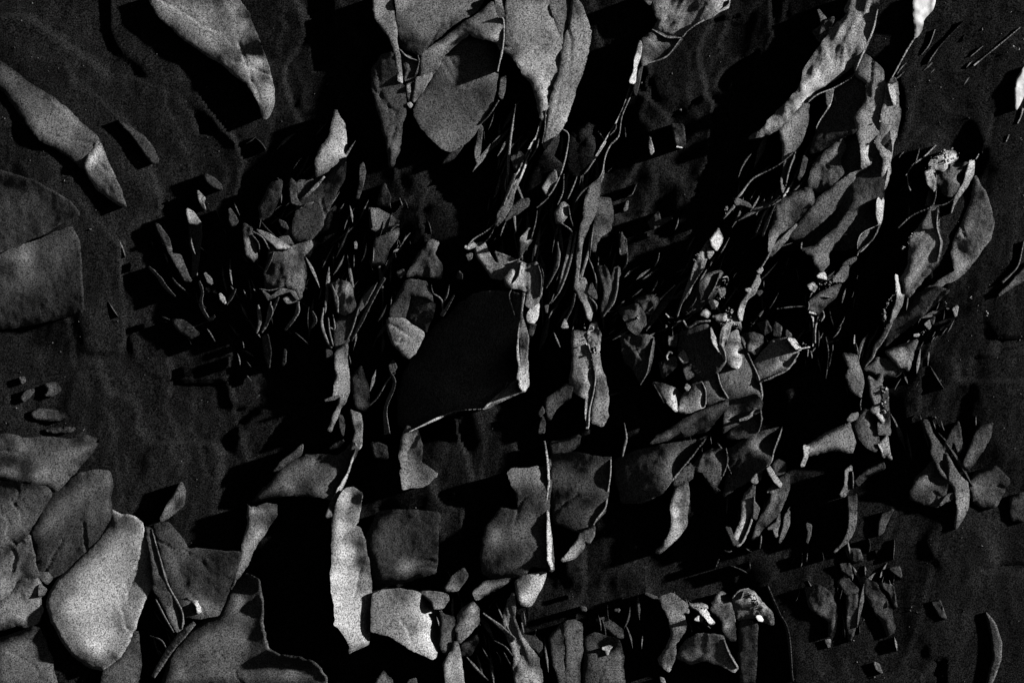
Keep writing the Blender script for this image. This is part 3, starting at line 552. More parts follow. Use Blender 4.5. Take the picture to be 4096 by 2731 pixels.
S('C3','horn-shaped pale stone curving down to a point, lower right of the centre',
  '1100,332 1175,300 1185,400 1175,500 1160,580 1120,642 1060,702 1000,752 980,745 1020,710 1060,640 1080,540 1070,440',
  '1120,380,128 1165,400,85 1100,500,180 1100,600,150 1150,520,90 1050,690,115 1150,350,72 1140,450,90', lv=22, name='rock')
F('C3','1215,202 1250,150 1320,100 1420,95 1428,170 1400,252 1350,342 1370,372 1320,322 1280,240 1230,230','1360,150,58 1260,150,52 1290,222,64 1400,200,52 1300,180,25',ruf=2.5)
R('C3','1420,95 1428,180 1400,270',7,80)
S('C3','dark leaf-like slab with a bright right rim, above the broken splinter like a matchstick',
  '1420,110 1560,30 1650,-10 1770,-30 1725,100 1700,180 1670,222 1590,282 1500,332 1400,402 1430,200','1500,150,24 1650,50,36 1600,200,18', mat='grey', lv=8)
R('C3','1772,-40 1760,0 1720,110 1695,190 1600,262',8,[60,105,110,120,90],own=True)
P('C3','1580,302 1600,265 1640,238 1630,290 1600,317',92)
# ================================================================== lower right
S('D3','straight splinter like a matchstick, broken off and lying at an angle at the lower right','268,222 285,208 318,262 362,322 350,340 305,290','310,270,140 350,330,120', lv=44, name='rock', cat='rock splinter', r=3)
F('D3','300,192 340,168 385,188 380,240 330,292 310,250',62); F('D3','270,370 300,352 318,345 300,362',120)
S('D3','mottled leaf of stone under the matchstick splinter, at the lower right',
  '340,302 400,260 408,320 385,420 350,490 300,550 240,600 200,662 175,672 200,580 250,480 310,380 280,360','370,330,85 330,400,95 280,470,75 360,430,62 230,560,42 200,640,80 300,520,55', ruf=2.2, lv=24)
F('D3','270,602 330,560 345,500 347,560 330,652 310,600','310,570,62 338,620,95'); F('D3','385,512 410,488 407,570 380,640 345,692 355,640 380,570','395,540,95 365,650,90')
S('D3','curved claw of stone with a bright right rim, left of the mottled leaf',
  '110,440 130,380 190,330 190,420 185,500 160,600 120,680 90,712 50,682 80,622 110,540','130,480,95 160,560,115 90,680,105 150,400,62 165,450,70', lv=22, name='rock')
R('D3','190,400 183,500 160,590 112,690',11,[100,140,140,110],own=True,lv=42); P('D3','10,590 40,598 60,660 90,690 60,702 40,650',66)
F('D3','190,430 220,472 200,540 184,532',85); R('D3','235,640 230,680 225,725',10,85); R('D3','130,720 160,740 180,750',8,60)
R('D3','40,830 100,855 150,880',8,62); R('D3','-30,790 -40,810 -55,850',9,55); R('D3','0,735 25,745 50,740',8,50)
S('D2','fan-shaped pale slab with a concave lower edge, at the right below the middle',
  '522,1395 620,1320 700,1280 790,1238 805,1300 822,1370 805,1427 700,1405 600,1430 525,1447','600,1370,100 700,1330,110 780,1350,116 750,1280,100 560,1420,95', lv=22)
P('D2','503,1383 537,1390 525,1440 500,1507 483,1512 505,1450','520,1400,170 495,1500,140'); P('D2','773,1217 800,1190 840,1178 836,1210 790,1232',102)
S('D2','upright grey slab right of the fan-shaped slab, shadowed at its foot',
  '800,1242 860,1182 880,1150 930,1160 965,1220 967,1350 955,1422 900,1390 840,1320','880,1260,74 930,1330,88 830,1260,40 940,1240,80 930,1400,60', lv=14)
S('D2','small square block at the top of the stub, right of the fan-shaped slab','970,1250 1000,1150 1030,1140 1042,1312 970,1312','1010,1220,96 1020,1300,90 985,1240,60', lv=22, name='rock')
S('D2','short bright stub of stone with a ragged end, right of the fan-shaped slab','975,1362 1025,1320 1042,1442 1048,1470 1020,1440 1000,1452 985,1400','1010,1380,140 1030,1430,100', name='rock')
R('D2','968,1370 985,1400 995,1425',10,200,own=True,lv=40)
S('D2','twisted sheath of grey stone left of the upright vein of glittering crystals',
  '905,950 960,980 985,930 992,1000 985,1050 992,1120 1005,1190 1000,1242 960,1190 920,1160 950,1130 920,1070','940,1000,90 960,1080,105 985,1150,120 940,1160,92 990,1180,130')
crystals('D2','992,1010 1005,1060 1010,1150 1020,1160',22,70,9); crystals('D2','1025,1030 1028,1100 1026,1150',8,22,7)
F('D2','990,1010 1026,1040 1030,1160 1008,1152 996,1080',60,lv=14)
S('D2','two-lobed grey leaf of stone left of the twisted sheath',
  '745,805 830,815 840,870 865,950 872,1000 862,1082 800,1032 765,950 790,900 770,850','800,840,98 820,880,108 790,960,75 850,1000,82 850,1050,90 790,890,60')
R('D2','820,690 818,740 830,790',[4,12,5],120); R('D2','828,740 838,780 842,810',6,90); R('D2','862,1090 855,1120 860,1160',8,70)
R('D2','1047,605 1000,700 950,770 930,825 880,890',[30,38,26,18,14],[95,95,90,100,70])
R('D2','640,700 655,800 650,880 640,960',8,55); R('D2','660,520 670,580 690,640',8,40,mat='grey'); R('D2','680,780 665,860 655,900',6,42)
# spindle and its stem
S('D2','pale spindle-shaped leaf of stone with a bright right rim, upper right',
  '1165,90 1230,0 1300,-110 1340,-110 1335,0 1345,60 1362,110 1340,230 1280,310 1210,390 1160,450 1130,440 1110,342 1160,250','1250,180,108 1300,130,95 1260,30,48 1200,280,118 1330,190,122 1180,380,84 1300,-60,38 1150,330,90 1180,130,50', stri=(-55,3), lv=26)
R('D1','1342,1310 1336,1420 1360,1525 1340,1640',11,[110,150,160,120],own=True,lv=44)
F('D2','1080,312 1090,330 1108,370 1127,420 1112,500 1070,580 1042,612 1060,540 1085,450','1105,390,170 1100,480,120 1060,580,100',lv=24,ruf=2)
crystals('D2','1085,410 1060,440 1010,520',10,34,8); crystals('D2','1005,520 1000,570 1012,640',12,60,10)
crystals('D2','1160,90 1175,60 1200,45',8,20,7); crystals('D2','1110,140 1130,145',7,12,8); crystals('D2','1160,100 1150,120',5,8,6)
S('D2','long dim slab between the spindle-shaped leaf and the small funnel-shaped chip',
  '1130,462 1300,392 1422,410 1300,520 1200,602 1100,682 1000,762 1040,622 1110,502','1150,480,42 1300,450,36 1200,560,34 1080,660,24', mat='grey', lv=6)
S('D1','long willow-leaf slab of dim grey stone right of the spindle-shaped leaf',
  '1570,1110 1640,1200 1690,1400 1670,1490 1600,1582 1530,1682 1440,1762 1300,1812 1258,1822 1380,1750 1450,1700 1430,1612 1440,1530 1500,1390 1550,1250',
  '1580,1200,36 1560,1350,72 1640,1400,56 1450,1610,115 1480,1685,122 1530,1540,36 1600,1490,66 1620,1530,78 1430,1750,88 1330,1800,45 1500,1440,80', lv=18)
S('D2','small funnel-shaped pale chip with a ragged lower end, at the right of the middle',
  '1010,792 1080,770 1150,740 1215,720 1190,792 1170,880 1155,912 1140,890 1100,890 1050,832','1080,820,105 1140,800,118 1130,870,105 1190,740,70 1165,760,60')
F('D2','880,902 960,832 1050,852 1140,902 1060,942 980,952',32,mat='grey',ruf=3)
F('D2','1262,622 1295,598 1290,652',105); F('D2','1437,530 1465,508 1455,572',115); F('D2','1290,600 1320,575 1310,620',50,mat='grey'); F('D2','1190,692 1225,685 1215,695',120)
crystals('D2','1390,480 1398,520 1400,560',5,10,6); crystals('D2','1545,450 1555,465',5,7,7); crystals('D2','1520,520 1660,540 1650,570',12,12,5); crystals('D2','1245,690 1260,660',5,8,6)
S('D2','flat slanting shard at the right edge, with a thin bright ridge along its top','1720,442 1790,372 1880,272 1930,230 1930,310 1800,392','1800,370,72 1880,300,66', name='rock', cat='rock shard')
R('D2','1742,362 1840,262 1870,150 1880,100',[16,12,9,6],[120,95,80,60])
# crossing ribbons
S('D2','thin ribbon of stone forming the upper left stroke of the X-shaped cluster',
  '1243,1222 1275,1230 1310,1310 1370,1400 1402,1480 1412,1600 1370,1560 1310,1462 1300,1350','1270,1240,60 1340,1400,72 1390,1500,78 1330,1470,60', name='rock', lv=26)
F('D2','1370,1422 1430,1290 1470,1230 1482,1300 1495,1390 1470,1442 1450,1370 1430,1360 1405,1430','1430,1320,52 1480,1390,62 1470,1270,45')
S('D2','pale tongue of stone forming the upper right stroke of the X-shaped cluster',
  '1503,1502 1540,1390 1600,1260 1690,1238 1670,1320 1620,1422 1560,1500 1515,1542','1540,1460,76 1600,1330,66 1660,1270,58 1580,1460,60')
S('D3','pale dagger-shaped stone hanging from the middle of the X-shaped cluster',
  '1390,120 1430,200 1470,260 1520,310 1532,400 1530,480 1500,530 1470,570 1452,600 1465,500 1460,400 1440,330 1405,300 1410,220','1430,230,86 1490,330,106 1495,430,128 1490,500,118 1420,160,70 1465,560,70', lv=30, name='rock')
S('D3','dim left wing of the X-shaped cluster, ragged along its lower rim',
  '1165,412 1200,290 1300,180 1390,170 1402,280 1390,380 1340,462 1250,442','1230,380,52 1200,330,58 1300,260,40 1370,240,45 1320,420,45', lv=10, ruf=2)
F('D3','1353,452 1400,390 1450,380 1440,402 1400,430',82)
S('D3','dim rounded right wing of the X-shaped cluster at the right edge',
  '1520,302 1600,240 1700,210 1790,300 1730,400 1700,462 1620,472 1560,422','1560,340,66 1650,300,60 1650,420,62 1760,310,40', lv=8)
F('D3','1800,402 1900,372 1900,550 1810,540','1840,450,48',mat='grey')
S('D3','small upright pale finger of stone under the upright grey slab, lower right','733,392 760,322 765,230 800,208 797,280 780,360 755,397','780,260,105 755,370,100', name='rock')
S('D3','curved pale sickle of stone tapering to a thin tail at the lower right',
  '780,402 830,380 832,500 825,590 800,642 760,690 688,752 740,690 780,622 785,500','800,450,72 805,550,98 790,620,90 730,710,66 820,420,45', name='rock')
R('D3','805,235 808,300 808,350',14,78); F('D3','968,642 975,560 1000,500 1062,480 1030,540 1000,612','990,560,68 1030,500,45')
F('D3','820,302 900,230 1000,190 1012,220 900,270 840,332',38,mat='grey'); F('D3','520,570 545,580 540,640 520,690 530,620',52); R('D3','905,660 915,700 908,750',12,40,mat='grey')
for q,i in (('510,970 600,960 670,1000 690,1080 682,1200 660,1282 655,1180 540,1100','600,1020,38 670,1100,56 670,1200,46'),('720,930 760,890 840,980 832,1010 770,1010','770,950,52 830,990,66'),
            ('770,1018 835,1012 830,1080 825,1200 790,1310 770,1200','800,1080,48 825,1060,60 790,1200,44'),('850,900 960,950 1020,1050 1060,1150 1072,1250 1025,1282 990,1180 930,1080 870,1000','930,1000,48 1030,1120,54 1040,1220,50 900,950,40'),
            ('970,940 1060,960 1082,1100 1060,1060 1040,1000','1040,980,58 1000,960,45'),('730,822 790,820 802,902 740,862',48),('1040,850 1100,840 1112,902 1070,880',56),('638,1300 665,1298 660,1342',75),
            ('945,1440 970,1450 992,1505 960,1480','970,1470,80'),('1308,1060 1350,1050 1390,1162 1360,1150','1350,1100,46'),('760,720 850,730 870,800 820,810 780,770','820,770,40')):
    F('D3',q,i,ruf=2.2)
S('D3','dim crescent-shaped rib of stone near the bottom right corner',
  '1640,1120 1700,1200 1737,1320 1732,1420 1692,1540 1660,1600 1640,1600 1692,1400 1682,1280','1700,1250,50 1715,1350,58 1690,1500,46', lv=12, name='rock', r=12)
R('D3','270,950 340,1120 400,1250 430,1560',[10,18,20,18],38,mat='grey')
S('D3','round knob of stone studded with glittering crystals, lower right of the centre',
  '55,1032 90,992 150,975 200,1000 240,1060 300,1130 312,1200 240,1182 200,1150 150,1162 90,1172 60,1100','100,1010,64 190,1030,150 230,1080,100 150,1100,26 270,1150,46 90,1100,22', ruf=4, name='rock', cat='rock knob', lv=26)
R('D3','55,1035 95,990 155,974',8,125,own=True,lv=48); R('D3','105,1040 118,1015 125,990',8,110,own=True,lv=48); P('D3','205,1150 226,1150 242,1176 220,1172',230,mat='highlight',lv=44)
crystals('D3','165,1000 195,1030 210,1070 240,1085',14,60,8,lv=52); R('D3','62,1130 66,1160 72,1190',7,100)
S('D3','tall dim slab below the crystal-studded knob','100,1172 150,1166 215,1200 205,1400 190,1580 100,1590','150,1250,36 150,1450,34 200,1300,40', mat='grey', lv=6)
# ================================================================== bottom, right of centre
S('C3','chalice-shaped pale stone with a narrow waist, near the bottom right of the centre',
  '990,1035 1080,1008 1170,1070 1187,1125 1150,1130 1170,1200 1142,1270 1100,1320 1092,1420 1060,1502 1000,1452 990,1410 1050,1350 1075,1270 1060,1170 1020,1090',
  '1060,1060,92 1110,1130,108 1130,1220,102 1100,1280,72 1050,1420,58 1080,1380,64 1150,1090,90 1040,1480,70', lv=20)
P('C3','908,1003 990,1033 960,1032',60,lv=20)
S('C3','small bright crossbar of stone linking the chalice-shaped stone to the block on its right',
  '1185,1075 1260,1068 1300,1085 1312,1150 1347,1190 1320,1197 1290,1150 1240,1110','1220,1090,90 1300,1110,190 1330,1185,225 1260,1080,120', lv=30, name='rock')
P('C3','1218,1167 1280,1128 1265,1182','1250,1160,125'); crystals('C3','1240,1090 1260,1085 1300,1100',10,18,7,lv=48,mat='pale')
S('C3','two-pronged grey block right of the bright crossbar, near the bottom',
  '1330,1060 1390,998 1440,1030 1455,1100 1470,1200 1482,1300 1440,1302 1400,1270 1390,1180 1318,1110','1370,1060,95 1430,1150,62 1400,1210,76 1390,1030,105 1450,1260,55 1410,1100,55', lv=18, name='rock')
S('C3','dim boot-shaped slab with a bright right edge, below the bright crossbar at the bottom',
  '1100,1402 1170,1300 1250,1260 1400,1270 1412,1310 1450,1400 1492,1470 1470,1497 1380,1452 1280,1422 1200,1452','1200,1350,28 1330,1330,46 1400,1400,62 1470,1470,118 1160,1420,50 1270,1390,50', lv=8)
R('C3','1400,1290 1435,1380 1490,1475',10,[80,110,130],own=True)
F('C3','310,1290 340,1240 385,1195 398,1290 403,1450 398,1600 372,1600 330,1400','360,1300,52 385,1400,66')
S('C3','upright grey slab split by a dark vertical crack, at the bottom edge','393,1195 470,1170 510,1200 512,1300 500,1600 408,1600 412,1450 408,1290','450,1220,80 440,1400,82 480,1500,76')
S('C3','dim slab with a tiny bright notch, right of the cracked grey slab',
  '525,1300 600,1250 740,1300 772,1400 778,1600 525,1600','600,1400,46 700,1340,72 750,1400,92 650,1390,32 755,1520,96 560,1520,48', lv=14)
P('C3','643,1350 660,1345 715,1322 690,1352 672,1392 668,1360','655,1350,150 690,1340,100 675,1380,110',lv=40)
F('C3','600,1172 660,1155 770,1230 775,1290 740,1282 680,1230','720,1220,62 640,1170,45'); F('C3','505,1090 535,1095 540,1112 515,1110',60); F('C3','720,1110 750,1105 745,1120',58); F('C3','1005,1535 1025,1540 1040,1590 1020,1580',110)
# ================================================================== middle, left part
F('B2','38,28 120,58 200,108 262,142 220,152 170,142 100,82','150,90,118 220,138,150 60,40,80',lv=26,ruf=2)
F('B2','180,82 240,70 272,122 222,122',74,lv=22)
S('B2','crumpled lump of creased stone left of the centre, above the hooked rib',
  '130,150 250,150 380,98 392,130 330,202 352,300 310,462 272,432 230,372 100,402 90,300','300,220,66 290,340,95 185,250,46 230,180,92 130,330,40 330,140,66 180,330,38', ruf=4, lv=14, name='rock')
F('B2','-42,-10 10,20 30,100 42,202 20,232 -32,182','0,100,66 20,200,100 -20,50,45',ruf=3)
F('B2','76,410 130,452 200,402 280,422 302,472 250,412 180,432 118,472','200,412,85 110,440,70',lv=30)
F('B2','208,462 255,453 292,480 240,492',86)
bunch('B2',[('20,40 80,80 120,150',10,95),('10,60 50,110 60,170',9,75),('50,500 62,600 40,680',24,55),('130,480 110,600 70,680',24,58),('180,450 130,560 100,640',20,52),('302,480 292,560 220,660',[18,28,14],[85,66,40]),
   ('150,170 120,240 90,300',16,52),('390,540 410,600 380,650',20,36),('60,400 120,410 190,395',9,80),('130,500 140,540 130,580',14,80)])
F('B2','80,700 110,690 130,800 120,900 100,830',22,mat='grey'); F('B2','215,780 225,790 220,860 205,880',26,mat='grey')
S('B1','dark wing-shaped slab with a ridge, under the bright pale diamond',
  '420,1122 470,1110 560,1000 605,988 590,1100 520,1250 450,1420 390,1500 280,1500 270,1400 300,1282','450,1150,46 500,1050,44 400,1300,48 350,1400,52 450,1250,48 560,1080,30', mat='grey', stri=(-50,2))
R('B1','468,1108 420,1160 350,1230 300,1265',[14,22,20,8],[100,90,80,60],own=True); R('B1','310,1310 340,1290 400,1270',15,78,own=True)
F('B1','255,1120 285,1150 290,1240 320,1292 260,1272 248,1180','270,1180,50 290,1260,62'); F('B1','60,1302 130,1150 200,1130 182,1250 120,1352 70,1382',30,mat='grey'); F('B1','290,1140 400,1130 332,1240 300,1240',28,mat='grey')
F('B1','180,1380 220,1400 240,1440 200,1420',50)
S('B1','bright pale diamond-shaped stone alone in the dark, left of the top centre',
  '540,690 590,780 600,870 606,970 530,1032 470,1082 415,1112 415,1010 450,920 500,860 520,760','560,850,150 500,970,138 565,950,178 460,1050,115 543,740,118 585,880,170 425,1050,90', lv=26)
F('B1','690,1040 710,1022 722,1080 710,1160 680,1240 668,1245 690,1150','708,1100,66 685,1200,56')
F('B1','750,1312 800,1308 870,1340 940,1390 900,1442 850,1452 800,1452 760,1420','800,1380,95 850,1380,75 900,1400,52 770,1330,100',stri=(75,5))
F('B1','790,1502 870,1460 935,1430 922,1500 880,1560 840,1662 760,1662','880,1500,56 820,1600,46 910,1450,80'); F('B1','840,1150 882,1240 870,1292 800,1282','850,1200,44')
R('B1','755,1310 760,1370 770,1430',9,70); R('B1','880,1450 905,1420 935,1410',14,80)
F('B2','660,105 668,120 664,150',105)
S('B2','bird-like crumpled stone with ribbed left flank, standing on the pale leg-shaped stone',
  '500,372 560,350 620,365 642,400 662,500 600,562 560,542 540,440','620,385,122 560,400,52 600,480,40 640,450,55 630,420,100', ruf=4, lv=18, name='rock')
P('B2','540,592 660,560 682,520 640,680 610,740 540,792 530,700','590,650,38 640,640,66 560,740,60',lv=14)
bunch('B2',[('510,370 540,460 550,550',[10,24,14],[70,105,95]),('460,520 450,620 480,720 512,772',[10,20,20,12],[110,130,110,80]),('520,560 530,650 495,640',12,115),('490,580 500,680 522,760',12,85),('680,520 640,650 610,720',14,90),
   ('845,330 770,460 700,600 635,730',[20,26,24,10],58),('780,380 720,470 680,540',[20,44,20],54),('800,360 760,430 720,510',8,80)])
F('B2','478,782 510,790 512,822 480,832',55)
S('B2','pale leg-shaped stone running straight down, left of the picture centre',
  '530,802 590,750 609,738 606,850 619,950 619,1050 600,1112 570,1142 530,1230 510,1292 488,1286 520,1210 550,1140 560,1080 520,1087 530,1000 545,950 535,870','570,820,118 585,900,138 560,1000,138 590,1000,128 590,1080,118 540,1180,122 602,800,78 505,1270,90 605,950,120', lv=26)
P('B2','468,1100 520,1080 562,1068 530,1090',80); F('B2','560,1192 575,1200 592,1240 582,1322 565,1260',60)
S('B2','small pale drop of stone under the foot of the leg-shaped stone',
  '630,1160 690,1188 701,1260 696,1390 660,1422 650,1390 670,1320 650,1240','670,1220,108 685,1330,100 665,1390,110 690,1250,60')
F('B2','640,950 700,880 742,1000 752,1130 720,1162 670,1142 650,1050','670,1000,46 700,1100,55 720,950,24 735,1080,28',mat='grey')
bunch('B2',[('912,922 860,980 800,1080 750,1130',[8,10,9,12],50),('880,920 905,1000 850,1150 860,1310',[10,20,26,40],44)])
F('B2','870,882 900,848 920,890 890,932',60); F('B2','500,1400 540,1370 590,1350 560,1385 520,1400',40,mat='grey'); F('B3','760,60 860,80 860,160 780,150',28,mat='grey')
S('B2','faceted ring-shaped top of the gem-like stone at the centre left',
  '868,588 920,450 980,360 1040,343 1100,360 1142,440 1152,482 1100,450 1010,440 990,520 965,590','930,500,52 1040,370,60 1110,430,70 900,570,60 1060,420,50 960,430,40', lv=16)
P('B2','1003,448 1102,454 1140,470 1165,500 1140,600 1100,680 970,592 993,520','1060,520,14 1140,520,34 1100,640,18',mat='grey',lv=6)
S('B2','smooth pale five-sided facet of the gem-like stone at the centre left',
  '866,592 960,590 1095,682 1040,790 1000,832 960,812 900,742 870,662','920,640,92 1000,700,115 1050,740,112 960,780,88 885,690,50 870,640,60 1000,800,105', lv=26, r=3)
bunch('B2',[('1150,430 1200,470 1210,540',14,64),('1250,375 1235,440 1210,490',12,58),('1138,370 1140,400 1150,430',7,60),('1280,440 1240,510 1200,570',[8,20,24],[30,50,66])])
F('B2','985,320 1060,180 1140,95 1182,110 1150,180 1200,260 1195,332 1060,320','1010,250,74 1150,110,84 1100,250,28 1150,320,40 1050,190,60 1080,160,36',ruf=2.5)
F('B2','920,300 960,280 975,300 940,330',50,ruf=3)
# ================================================================== centre
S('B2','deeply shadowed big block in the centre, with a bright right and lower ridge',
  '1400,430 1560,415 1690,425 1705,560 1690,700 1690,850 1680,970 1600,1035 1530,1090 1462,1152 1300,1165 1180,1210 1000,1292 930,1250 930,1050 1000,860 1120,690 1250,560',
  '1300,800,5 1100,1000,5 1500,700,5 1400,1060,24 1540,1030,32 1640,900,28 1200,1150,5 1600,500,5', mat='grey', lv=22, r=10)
P('B2','1716,430 1702,560 1742,700 1737,880 1744,1000 1717,1042 1692,1012 1695,900 1690,700 1695,560','1715,800,78 1720,980,165 1700,1020,180 1705,600,90 1735,760,60',lv=10)
P('B2','1680,972 1717,1042 1600,1092 1460,1157 1530,1092 1620,1002','1690,1020,165 1600,1060,95 1500,1125,125 1640,1020,75',lv=110)
R('B2','1718,425 1700,560 1682,680 1680,800 1690,900 1680,970',[18,16,12,14,16,20],[90,110,190,205,170,150],own=True,lv=48)
R('B2','1622,985 1600,1030 1530,1092 1465,1153',[18,20,16,8],[110,165,170,120],own=True,lv=48)
R('B2','1470,1153 1300,1166 1180,1212 1080,1258 1000,1296',[7,7,14,7,5],[80,70,150,100,90],own=True,lv=44)
S('B2','small broken wedge of stone left of the ribbed bundle of fibres',
  '1408,118 1470,110 1490,170 1532,240 1610,272 1620,300 1580,342 1522,332 1420,190','1440,150,125 1500,230,100 1560,310,75 1450,200,130', lv=20, r=4)
P('B2','1348,138 1400,112 1415,128 1372,150','1395,125,150 1360,140,110'); P('B2','1360,190 1392,180 1388,205 1372,218',75); P('B2','1300,330 1310,290 1330,310 1330,340',20,mat='grey')
F('B2','1535,168 1600,190 1682,222 1652,262 1620,282 1555,240','1560,190,70 1640,250,110',ruf=3)
S('B2','ribbed hanging bundle of stone fibres, at the upper right corner of the big shadowed block',
  '1600,340 1630,285 1680,228 1740,250 1800,235 1832,320 1830,400 1812,480 1770,522 1738,502 1742,420 1700,402 1620,392','1690,280,110 1780,300,80 1820,350,125 1650,350,92 1740,330,95 1790,440,75 1760,400,40', stri=(88,7), lv=24)
bunch('B2',[('1640,400 1625,450 1660,570',9,58),('1700,230 1680,320 1640,370',8,70),('1820,240 1840,330 1820,450',8,70)])
S('B2','bright chip of stone hanging below the ribbed bundle of fibres','1735,562 1800,484 1812,500 1802,590 1780,612 1742,602','1780,540,170 1790,580,190 1750,590,130', lv=34, name='rock', cat='rock chip')
F('B2','1728,622 1792,620 1772,682 1735,722',48,ruf=4)
S('B1','leaf-shaped grey chip hanging from a thin cord, above the ribbed bundle of fibres','1688,1620 1698,1500 1755,1432 1772,1500 1722,1565','1745,1480,92 1705,1560,52', lv=20)
# torso
S('C2','left half of the pale torso-shaped slab right of the centre',
  '455,665 550,675 560,770 580,860 592,960 578,1070 562,1180 548,1282 540,1180 545,1085 480,1052 440,1000 455,880 460,760','510,720,100 530,850,118 500,950,92 560,950,122 560,1080,80 480,1010,36 470,780,70 550,1180,100 545,700,95', lv=22)
S('C2','right half of the pale torso-shaped slab, rounded like a hip at its foot',
  '563,770 600,795 622,800 630,880 655,960 675,1040 682,1110 675,1190 640,1256 575,1242 572,1160 592,1060 602,950 588,850','605,840,110 640,1000,72 640,1120,116 610,1200,112 665,1160,124 605,1060,68 590,900,95', lv=22)
R('C2','590,890 598,960 583,1060 562,1150 552,1262',[6,10,11,14,10],[130,165,140,155,120],own=True,lv=44)
F('C2','290,1102 420,1000 452,1010 440,1082 350,1150 308,1222 295,1170','330,1100,76 420,1040,40 310,1180,66')
F('C2','243,1302 265,1200 282,1240 277,1302',55); F('C2','265,1140 275,1170 250,1200 245,1180',45)
F('C2','553,700 570,622 605,610 628,682 622,790 570,802','570,650,75 600,720,110 610,640,40 580,780,60',ruf=5,lv=24)
bunch('C2',[('570,790 580,840 590,890',10,110),('555,740 565,780 575,800',7,120),('600,760 605,790 600,800',8,130)])
crystals('C2','560,640 570,720 600,790',40,36,9,lv=40,mat='pale'); crystals('C2','575,830 588,890',8,10,6,mat='pale')
# hanging fibres above
S('C2','thick pale stem of fibrous stone hanging above the torso-shaped slab',
  '478,330 530,340 545,400 565,470 575,540 568,602 545,582 520,482 480,422','510,370,105 550,520,130 500,420,90 555,580,110', stri=(75,4), lv=28)
bunch('C2',[('360,105 368,205 340,300 285,400',[14,28,24,8],[80,105,85,50]),('450,50 410,250 360,420',[12,26,18],[60,82,60]),('480,40 440,230 380,400 320,492',[14,18,14,6],[90,80,80,60]),
  ('515,-10 497,150 482,320 470,410',[26,32,30,20],[110,125,125,105]),('470,430 450,520 410,600 390,640',[16,12,14,20],[70,60,70,110]),('555,200 600,330 605,440',[6,12,8],85),('572,60 545,200 500,340',[8,18,22],[80,100,90]),
  ('590,-10 575,80 565,200',9,90),('790,90 797,220 770,285',[10,12,6],62),('655,250 690,330 697,400',8,80),('555,450 600,500 605,540',[10,14,8],[70,85,60]),('240,250 260,340 250,450',9,70),('340,430 325,470 310,495',6,70)])
F('C2','572,362 600,420 607,460 575,455 550,420','585,420,72',lv=20); F('C2','385,642 405,590 427,642',120); F('C2','285,505 300,500 292,550',70)
S('C2','dark leaf of fibrous stone with a bright right edge, right of the fibrous stem',
  '610,255 660,260 700,352 722,275 742,265 745,330 720,450 700,500 640,582 636,520 655,420','695,440,80 650,300,28 720,380,66 660,500,40', mat='grey', stri=(80,3), lv=14)
R('C2','742,265 730,400 702,490 640,580',[8,18,24,6],[80,110,105,80],own=True,lv=38)
F('C2','750,48 790,90 782,190 755,182','770,100,62 760,160,72',ruf=2)
bunch('C2',[('1000,170 990,220 970,260',8,45),('990,345 970,390 950,420',8,42),('1100,375 1000,470 930,540',[6,10,8],52)])
# mottled mass right of centre
S('C2','dark mottled slab between the torso-shaped slab and the cave-like lump',
  '760,700 860,690 960,702 967,762 932,902 888,992 840,905 780,850','850,760,40 900,740,48 850,850,24 930,800,36', ruf=4, mat='grey', lv=10)
R('C2','967,705 942,820 925,920 882,1002',8,[110,95,100,80],own=True,lv=32)
F('C2','750,530 860,498 905,560 910,620 862,682 800,642','830,580,48 780,560,35 860,650,55',ruf=6,mat='grey'); F('C2','850,470 950,440 1000,470 940,560 900,540',32,ruf=4,mat='grey')
crystals('C2','830,590 860,575 870,590',14,14,7,lv=26,mat='pale')
S('C2','dark cave-like lump with a glossy shadowed face, right of the centre',
  '1130,680 1230,640 1300,620 1370,722 1412,862 1350,932 1210,1002 1160,902 1120,822','1250,750,14 1350,820,10 1250,900,20 1150,830,30 1300,680,18 1210,940,30', mat='grey', lv=26, r=14, ruf=3, name='rock', cat='boulder')
P('C2','1120,822 1150,788 1180,850 1150,862','1150,830,110 1140,810,130'); P('C2','1150,902 1200,880 1215,940 1172,972','1185,920,66')
P('C2','1320,640 1345,700 1380,760 1392,800 1370,790 1335,730','1335,690,150 1370,760,120',lv=40)
R('C2','1385,750 1410,800 1413,855 1395,870',[8,12,14,8],[110,130,130,100],own=True,lv=46)
R('C2','1055,845 1045,825 1060,800 1085,805',[10,14,14,8],[200,180,150,110],lv=40)
F('C2','1060,700 1110,690 1100,760 1060,750',30,ruf=5,mat='grey'); F('C2','1000,860 1100,820 1110,880 1020,960',16,mat='grey',ruf=3)
S('C2','brilliant white cone of stone below the cave-like lump',
  '958,990 1020,1000 1100,1028 1142,1070 1127,1130 1106,1168 1060,1120 1020,1082','1000,1020,30 1060,1070,110 1105,1080,250 1118,1130,250 1030,1085,50 1080,1120,160 1130,1080,200', lv=30, r=3, name='rock', cat='rock')
R('C2','968,1000 1000,1060 1030,1115',7,50)
S('C2','grey apron of stone right of the brilliant cone, with a wavy bright crease',
  '1108,1168 1140,1082 1190,1010 1262,980 1292,1030 1302,1110 1282,1142 1180,1172','1160,1130,120 1240,1050,82 1283,1030,115 1200,1110,88 1292,1100,108 1130,1150,150 1190,1040,45', lv=28)
R('C2','1268,985 1288,1040 1290,1110 1280,1140',[8,12,12,8],125,own=True,lv=40)
F('C2','1160,1020 1170,1000 1190,1015 1175,1035',120,lv=40)
S('C2','dim grey strip between the wavy-creased apron and the broad pale cheek',
  '1272,980 1362,930 1382,1000 1432,1085 1330,1112 1302,1120 1292,1040','1330,1010,56 1400,1050,85 1330,1080,62 1360,960,75', lv=16)
R('C2','1365,930 1387,1010 1432,1087',[8,10,9],[130,125,160],own=True,lv=38)
